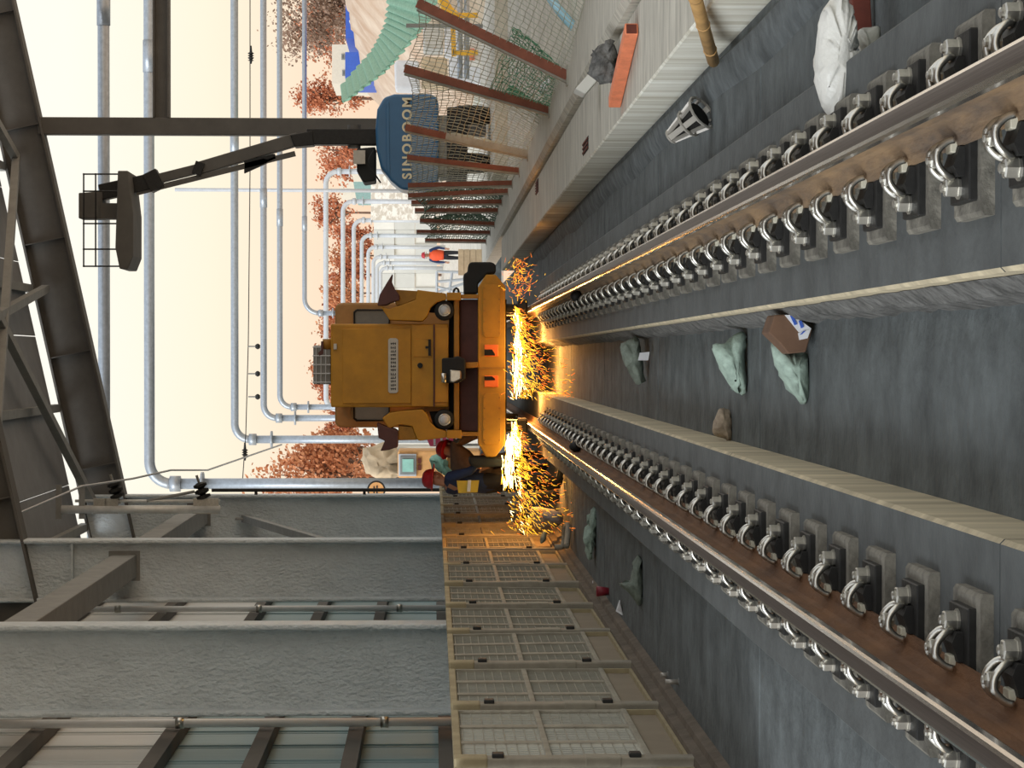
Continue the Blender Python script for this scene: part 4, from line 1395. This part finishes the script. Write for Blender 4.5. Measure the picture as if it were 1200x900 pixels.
# tapered metal cage in the gutter
Yg = 13.2
a, b = W(787, 160, Yg + .1), W(823, 132, Yg - .05)
ax = (b - a).normalized()
t = thing('metal_cage', 'tapered metal cage with dark open end lying on the gutter lip', 'cage', (b.x, b.y, b.z - .08))
L = (b - a).length
part(t, 'inner_core', MB().lathe([(.03, .03), (.085, L * .9)], a, ax, 12), DARKG)
s = ax.cross(Vector((0, 1, 0))).normalized()
v = ax.cross(s)
for i in range(8):
    an = 2 * PI * i / 8
    d = s * math.cos(an) + v * math.sin(an)
    part(t, 'rib', MB().beam(a + d * .035, b + d * .10, .035 if i % 2 == 0 else .016, .016, d), PLATE)
for fr, r in ((0, .042), (.55, .085), (1, .108)):
    c = a + ax * (L * fr)
    part(t, 'hoop', MB().tube([c + (s * math.cos(2 * PI * i / 14) + v * math.sin(2 * PI * i / 14)) * r for i in range(15)], .009, 5), PLATE)

# on the parapet
a, b = W(750, 34, 15.0), W(727, 120, 16.4)
a.z = b.z = ZW + .05
t = thing('orange_tube', 'orange painted square tube lying across the parapet top', 'tube', a)
part(t, 'tube', MB().beam(a, b, .085, .09), ORANGE, bevel=.008)
part(t, 'open_end', MB().beam(a + (a - b).normalized() * .002, a + (b - a).normalized() * .01, .065, .07), RUSTB)
a, b = W(836, 72, 12.3), W(806, -34, 10.2)
t = thing('bamboo_pole', 'bamboo pole leaning from the gutter over the parapet', 'pole', a)
part(t, 'cane', MB().tube([a, b], .034, 10), BAMBOO, smooth=True)
for fr in (.15, .45, .75):
    c = a + (b - a) * fr
    d = (b - a).normalized()
    part(t, 'node', MB().tube([c - d * .012, c + d * .012], .038, 10), BAMBOO, smooth=True)
soft('concrete_lump', 'dark broken concrete lump on the outer kerb by the orange tube', 'rubble', [(690, 86), (696, 66), (706, 52), (718, 50), (724, 66), (722, 90), (708, 98)], 16.6, .35, CONC_ROUGH, .03, 14)
tag(build('concrete_offcut', wslab([(674, 104), (690, 86), (702, 92), (686, 110)], 18.4, .3), FARWALL, at=W(688, 100, 18.4), bevel=.01), 'pale slab offcut beside the dark lump', 'slab')
for px, py, Y, lab in ((626, 219, 29.6, 'small dark drain grille in the parapet top further away'), (685, 171, 20.2, 'small dark drain slot in the parapet top nearer the camera')):
    c = W(px, py, Y)
    t = thing('drain_grille', lab, 'grille', (c.x, Y, ZW))
    w = .09 if Y > 25 else .06
    part(t, 'recess', MB().box(c.x - w, c.x + w, Y - .35, Y + .35, ZW - .02, ZW + .004), DARKG)
    for i in range(5 if Y > 25 else 3):
        xx = c.x - w + 2 * w * (i + .5) / (5 if Y > 25 else 3)
        part(t, 'bar', MB().box(xx - .008, xx + .008, Y - .34, Y + .34, ZW + .002, ZW + .012), RUSTB)
# blue hose and steel ends through the net
pts = [W(640, -10, 24), W(655, 12, 23.6), W(676, 36, 23)]
tag(build('blue_pipe', MB().tube(pts, .05, 8), mat('pale blue pipe', (150, 196, 214), .5, var=.1), at=pts[-1], smooth=True), 'pale blue plastic pipe behind the wire net at the photo edge', 'pipe')
tag(build('plastic_bag', blob([(634, 98), (647, 94), (649, 108), (640, 113), (634, 108)], 26.2, .12, .01, 15), WHITE, at=W(648, 102, 26.2), smooth=True), 'small white and blue sack tied to the second leaning post net', 'bag')


# ================================================================== BACKGROUND ON THE OPEN SIDE
def mound(u, v):
    X = 8.5 + 32 * u
    y_ = 66 + 80 * v
    h = 6.0 * max(0, min(1, (X - 10) / 7.5)) * max(0, min(1, (y_ - 68) / 30)) + .25 * math.sin(X * 1.7) * math.sin(y_ * .9)
    return (X, y_, h - .1)


tag(build('earth_bank', MB().grid(mound, 40, 50), EARTH, at=(20, 66, 0), smooth=True), 'brown earth bank rising beyond the fence', 'bank')
Lc = [(400, 101), (418, 80), (436, 60), (445, 44), (452, 28), (455, 8), (455, -20)]
Rc = [(403, 120), (424, 104), (449, 85), (464, 69), (485, 44), (500, 26), (520, -10)]


def tarp(u, v):
    i = min(int(u * 6), 5)
    f = u * 6 - i
    a = Vector(Lc[i]) * (1 - f) + Vector(Lc[i + 1]) * f
    b = Vector(Rc[i]) * (1 - f) + Vector(Rc[i + 1]) * f
    p = a * (1 - v) + b * v
    Y = 92 - 26 * v
    q = W(p.x, p.y, Y)
    return q + Vector((0, .12 * math.sin(u * 110), .07 * math.sin(u * 110)))


tag(build('mesh_tarpaulin', MB().grid(tarp, 140, 10), GREENT, at=tarp(.5, 1), solid=.06), 'pleated green mesh tarpaulin spread over the slope', 'tarpaulin')


def far_house(name, label, x0, x1, y0, y1, Y, m, roof=None, wins=(), depth=7):
    A, Bq = W(x1, y1, Y), W(x0, y0, Y)
    t = thing(name, label, 'building', ((A.x + Bq.x) / 2, Y, 0))
    part(t, 'walls', MB().box(A.x, Bq.x, Y, Y + depth, 0, Bq.z), m)
    if roof:
        part(t, 'roof', MB().prism([(A.x - .4, Y - .4, Bq.z), (Bq.x + .4, Y - .4, Bq.z), (Bq.x + .4, Y - .4, Bq.z + .2), ((A.x + Bq.x) / 2, Y - .4, Bq.z + .8), (A.x - .4, Y - .4, Bq.z + .2)], (0, depth + .8, 0)), roof)
    for (a, b, c, d) in wins:
        p, q = W(b, d, Y - .05), W(a, c, Y - .05)
        wn = part(t, 'window', MB().box(p.x, q.x, Y - .06, Y, p.z, q.z), STEEL_GREY)
        part(wn, 'pane', MB().box(p.x + .08, q.x - .08, Y - .08, Y - .05, p.z + .08, q.z - .08), GLASS)
    return t


far_house('house', 'pale plastered house with small window behind the blue shed', 389, 430, 52, 98, 150, HOUSE, None, ((400, 404, 63, 70), (401, 405, 82, 89)))
far_house('shed', 'blue sheet metal shed under the pale house', 404.5, 430, 61, 92, 132, HOUSE_B, None, ())
far_house('shed', 'blue sheet shed with white lean-to at the photo corner', 405, 430, -30, 45, 134, HOUSE_B, None, ((409, 414, 8, 14),))
tag(build('lean_to_roof', wslab([(409, 24), (420, 21), (424, 28), (413, 35)], 131, .5), WHITE, at=W(424, 28, 131)), 'small white slatted lean-to roof by the corner shed', 'roof panel')
far_house('house', 'low cream building above the gravel bank behind the lift', 398, 450, 150, 228, 260, HOUSE, None, ((405, 412, 160, 168), (405, 412, 178, 186), (418, 426, 160, 170), (418, 426, 214, 222)), 10)
tag(build('kiosk', wslab([(414, 213), (530, 213), (530, 236), (418, 236)], 240, 6), mat('teal shop front', (140, 172, 168), .8), at=W(440, 224, 240)), 'small teal fronted kiosk beside the gravel bank', 'kiosk')
g_ = thing('gravel_bank', 'speckled gravel bank beyond the fence', 'bank', (W(500, 230, 210).x, 210, 0))
part(g_, 'slope', MB().grid(lambda u, v: W(436 + 90 * v, 258 - 60 * u, 213 - 8 * v), 12, 10), GRAVEL, solid=.3)
part(g_, 'top_fence', MB().tube([W(436, 200, 213), W(436, 258, 213)], .12, 6), GALV_FAR)
fw = thing('retaining_wall', 'large pale concrete panel wall in the far distance', 'wall', (W(520, 300, 352).x, 352, 0))
for i in range(6):
    y0, y1 = 252 + 17 * i, 252 + 17 * (i + 1)
    for j, (x0, x1) in enumerate(((438, 462), (462.3, 486), (486.3, 512))):
        part(fw, 'panel', wslab([(x0, y0 + .3), (x1, y0 + .3), (x1, y1), (x0, y1)], 352 + (i * j % 3) * .3, 2), FARWALL if (i + j) % 3 else FARWALL2)
for i in range(7):
    py = 362 + 26 * i
    part(fw, 'panel', wslab([(418, py), (512, py), (512, py + 25.5), (418, py + 25.5)], 356, 2), FARWALL2)
# stacked goods between fence and bank
stacks = (((452, 86), (515, 96), 62, WHITE, 'white sheeted stack behind the fence next to the lift'), )
t = thing('sheeted_stack', 'tall white sheeted stack behind the fence beside the lift', 'stack', (W(540, 88, 62).x, 62, .16))
for i, (x0, x1, y0, y1) in enumerate(((462, 492, 70, 104), (493, 525, 66, 100), (526, 570, 62, 98))):
    part(t, 'bundle', wslab([(x0, y0 + 4), (x0 + 3, y0), (x1 - 1, y0 + 1), (x1, y1), (x0 + 1, y1 - 1)], 62, 1.2), WHITE if i != 1 else HEMP, bevel=.1)
t = thing('sheeted_stack', 'pale stack with an orange band behind the nearest leaning post', 'stack', (W(550, 40, 60).x, 60, .16))
for i, (x0, x1, y0, y1, m) in enumerate(((496, 520, 30, 58, FARWALL), (521, 540, 26, 62, WHITE), (541, 573, 40, 72, FARWALL2))):
    part(t, 'bundle', wslab([(x0, y0), (x1 - .5, y0), (x1 - .5, y1), (x0, y1)], 60, 1.2), m, bevel=.06)
part(t, 'orange_band', wslab([(548, 57), (556, 57), (556, 70), (548, 70)], 59.9, .1), ORANGE)
t = thing('yellow_machine', 'yellow machine frame behind the wire net at the photo edge', 'machine', (W(555, 10, 57).x, 57, .16))
YM = mat('bright yellow paint', (244, 190, 60), .5)
part(t, 'hopper', wslab([(512, -4), (524, -2), (530, 8), (537, 14), (537, 18), (518, 16), (516, 4)], 57, .8), YM, bevel=.05)
for a, b in (((530, 10), (532, 66)), ((526, 18), (560, 18)), ((530, 62), (560, 62)), ((540, -20), (560, -18))):
    part(t, 'frame_bar', MB().beam(W(*a, 57.3), W(*b, 57.3), .12, .12), YM)
part(t, 'cross_tube', MB().tube([W(539, -20, 57.6), W(539, 92, 57.6)], .07, 8), GALV, smooth=True)
part(t, 'cross_tube', MB().tube([W(547, -20, 57.6), W(547, 92, 57.6)], .07, 8), GALV, smooth=True)
a, b = W(476, 30, 55), W(575, 30, 55)
tag(build('upright_post', MB().beam(a, (a.x, 55, .16), .09, .09), STEEL_GREY, at=(a.x, 55, .16)), 'short grey upright post in front of the green tarpaulin', 'post')
t = thing('wooden_crate', 'tan wooden crate stack on the deck below the orange worker', 'crate', (W(570, 306, 60).x, 60, .16))
A = W(537, 292, 60)
x0, x1 = W(537, 322, 60).x, A.x
for i in range(5):
    h = (A.z - .16) / 5
    part(t, 'plank', MB().box(x0, x1, 60, 60.05, .16 + i * h + .01, .16 + (i + 1) * h), HEMP)
part(t, 'body', MB().box(x0 + .02, x1 - .02, 60.05, 61, .16, A.z - .02), HEMP)
t = thing('steel_barrier', 'white folded steel barriers behind the car corner', 'barrier', (W(548, 330, 70).x, 70, .16))
for a, b in (((512, 318), (563, 320)), ((512, 330), (563, 326)), ((514, 342), (550, 330)), ((512, 336), (546, 345)), ((530, 318), (526, 346)), ((512, 318), (512, 346))):
    part(t, 'bar', MB().tube([W(*a, 70), W(*b, 70)], .05, 6), GALV_FAR)

# ================================================================== BACKGROUND BEHIND THE CAR, RAILING SIDE
soft('wrapped_bale', 'rounded beige wrapped bale behind the car step', 'bale', [(424, 540), (432, 526), (448, 520), (466, 524), (476, 540), (470, 556), (455, 562), (436, 558)], 64, 2.0, HEMP, .08, 20)
tag(build('bale_stand', MB().box(W(470, 556, 64).x, W(470, 522, 64).x, 63.3, 65, 0, W(466, 540, 64).z), HOUSE, at=(W(470, 540, 64).x, 64, 0)), 'pale plinth under the wrapped bale', 'plinth')
t = thing('excavator', 'orange machine with a framed cab window beyond the car', 'machine', (W(520, 545, 58).x, 58, 0))
part(t, 'cab', MB().box(W(498, 560, 58).x, W(466, 528, 58).x, 58, 59.6, .4, W(466, 528, 58).z), EXC, bevel=.05)
wn = part(t, 'window_frame', wslab([(467, 532), (488, 532), (488, 558), (467, 558)], 57.92, .1), GALV_FAR, bevel=.01)
part(wn, 'seal', wslab([(469, 535), (486.5, 535), (486.5, 556), (469, 556)], 57.88, .08), STEEL_GREY)
part(wn, 'pane', wslab([(471.5, 538), (484.5, 538), (484.5, 553), (471.5, 553)], 57.85, .06), TEAL)
for py in (537, 545):
    part(t, 'marking', wslab([(489.5, py), (493.5, py), (493.5, py + 6), (489.5, py + 6)], 57.95, .1), RUSTB)
part(t, 'track', MB().box(W(498, 562, 58).x, W(498, 526, 58).x, 57.8, 60, 0, .42), IRON, bevel=.1)
t = thing('striped_banner', 'pink and white striped banner behind the car corner', 'banner', (W(530, 514, 44).x, 44, .0))
part(t, 'cloth', wslab([(497, 508), (506, 503), (534, 502), (534, 523), (504, 523)], 44, .04), PINK)
for px in (508, 516, 523):
    part(t, 'white_stripe', wslab([(px, 504), (px + 2.5, 504), (px + 2.5, 522), (px, 522)], 43.98, .02), WHITE)
for py in (504, 521):
    p = W(534, py, 44)
    part(t, 'leg', MB().tube([(p.x, 44.02, 0), (p.x, 44.02, p.z + .3)], .025, 6), GALV_FAR)
soft('mint_cloth', 'mint coloured cloth bundle behind the red hard hat', 'cloth', [(503, 538), (512, 532), (520, 534), (526, 545), (532, 556), (520, 556), (510, 548)], 38, .5, TEAL, .03, 22)
tag(build('cloth_stand', MB().box(W(530, 553, 38).x, W(530, 536, 38).x, 37.9, 38.3, 0, W(524, 545, 38).z), EXC, at=(W(530, 545, 38).x, 38, 0)), 'low orange stand under the mint cloth', 'stand')
p = W(441, 574, 60)
t = thing('round_sign', 'round orange sign with black rim beside the far column', 'sign', (p.x, 60, .1))
part(t, 'rim', MB().lathe([(.25, 0), (.25, .03)], p, (0, 1, 0), 28), IRON)
part(t, 'disc', MB().lathe([(.205, -.012), (.205, .0)], p, (0, 1, 0), 28), EXC)
part(t, 'mark', wslab([(437.5, 570), (439, 570), (439, 578), (437.5, 578)], 59.97, .012), INK)
part(t, 'mark', wslab([(441, 569), (442.5, 569), (442.5, 579), (441, 579)], 59.97, .012), INK)
part(t, 'pole', MB().tube([(p.x, 60.06, .1), (p.x, 60.06, p.z + .2)], .035, 8), GALV_FAR)
a, b = W(248, 574, 48.5), W(530, 574, 48.5)
t = thing('thin_pole', 'thin black vertical pole in front of the round sign', 'pole', (b.x, 48.5, .1))
part(t, 'shaft', MB().tube([(b.x, 48.5, .1), (b.x, 48.5, a.z)], .038, 8), IRON)
for px in (300, 427):
    part(t, 'bracket', MB().box(b.x - .1, b.x + .02, 48.46, 48.54, W(px, 574, 48.5).z - .03, W(px, 574, 48.5).z + .03), IRON)


# ================================================================== TREES
def tree(label, px_top, py, Y, rx, hz, m, n=900, seed=1, leaf=.3, z0=0.0, trunk=True, cl=26):
    rg = random.Random(seed)
    top = W(px_top, py, Y)
    t = thing('autumn_tree', label, 'tree', (top.x, Y, z0), 'russet trees in the distance')
    cz = top.z - hz
    cl_ = []
    for i in range(cl):
        while True:
            a, b, c = rg.uniform(-1, 1), rg.uniform(-1, 1), rg.uniform(-1, 1)
            if a * a + b * b + c * c < 1:
                break
        cl_.append(Vector((top.x + a * rx * .85, Y + b * rx * .8, cz + c * hz * .85)))
    mb = MB()
    for i in range(n):
        c = rg.choice(cl_)
        q = c + Vector((rg.gauss(0, rx * .17), rg.gauss(0, rx * .17), rg.gauss(0, hz * .15)))
        d = Vector((rg.gauss(0, 1), rg.gauss(0, 1), rg.gauss(0, 1))).normalized()
        e = d.orthogonal().normalized()
        f = d.cross(e)
        L = leaf * rg.uniform(.6, 1.3)
        b = mb.add([q - e * L * .5, q + f * L * .32, q + e * L * .5, q - f * L * .32])
        mb.face((b, b + 1, b + 2, b + 3))
    o = part(t, 'foliage', mb, m)
    o['kind'] = 'stuff'
    mb = MB()
    mb.tube([(top.x, Y, z0), (top.x + .1, Y, cz)], .2, 7, radii=[.03 * hz + .1, .02 * hz + .04])
    for c in cl_[:14]:
        mb.tube([(top.x + .05, Y, cz - hz * .7), (Vector((top.x, Y, cz - hz * .2)) + c) / 2, c], .05, 4, radii=[.1, .06, .025])
    part(t, 'trunk', mb, BARK)
    return t


tree('large grey brown tree at the photo edge behind the pipes', 314, 5, 170, 4.6, 3.6, LEAF_B, 5200, 1, .30, cl=60)
tree('orange tinged tree below the large one at the photo edge', 340, 20, 185, 4.2, 3.0, LEAF_R, 2800, 2, .30, cl=40)
tree('russet tree between the large tree and the lift boom', 342, 116, 180, 1.9, 2.8, LEAF_R, 2200, 3, .28)
tree('russet tree behind the lift engine cover', 366, 178, 190, 1.7, 2.2, LEAF_R, 800, 4, .32)
tree('russet tree right beside the thin pale pole', 360, 250, 230, 2.0, 2.6, LEAF_R, 900, 5, .36)
tree('small russet tree below the lift boom', 372, 200, 200, 1.5, 2.0, LEAF_R, 600, 6, .32)
rg = random.Random(9)
hl = [(278, 384, 'first'), (300, 381, 'second'), (322, 380, 'third'), (344, 376, 'fourth'), (366, 374, 'fifth'), (388, 370, 'sixth'), (410, 366, 'seventh'), (432, 362, 'eighth'),
      (454, 365, 'ninth'), (476, 372, 'tenth'), (498, 376, 'eleventh'), (518, 366, 'twelfth')]
for i, (py, px, w) in enumerate(hl):
    tree(w + ' tree of the far russet row on the horizon, counted from the open side', px + rg.uniform(-2, 2), py, 390 + rg.uniform(-12, 12), 2.9, 4.4, LEAF_O if i % 2 else LEAF_R, 1100, 30 + i, .62)
tree('orange brown tree beyond the far column, tallest of its group', 296, 563, 150, 2.2, 4.4, LEAF_O, 1900, 50, .34)
tree('orange brown tree beyond the round sign', 318, 545, 152, 2.2, 4.0, LEAF_O, 1900, 51, .34)
tree('orange brown tree beyond the wrapped bale', 340, 528, 154, 2.0, 3.4, LEAF_O, 1500, 52, .34)
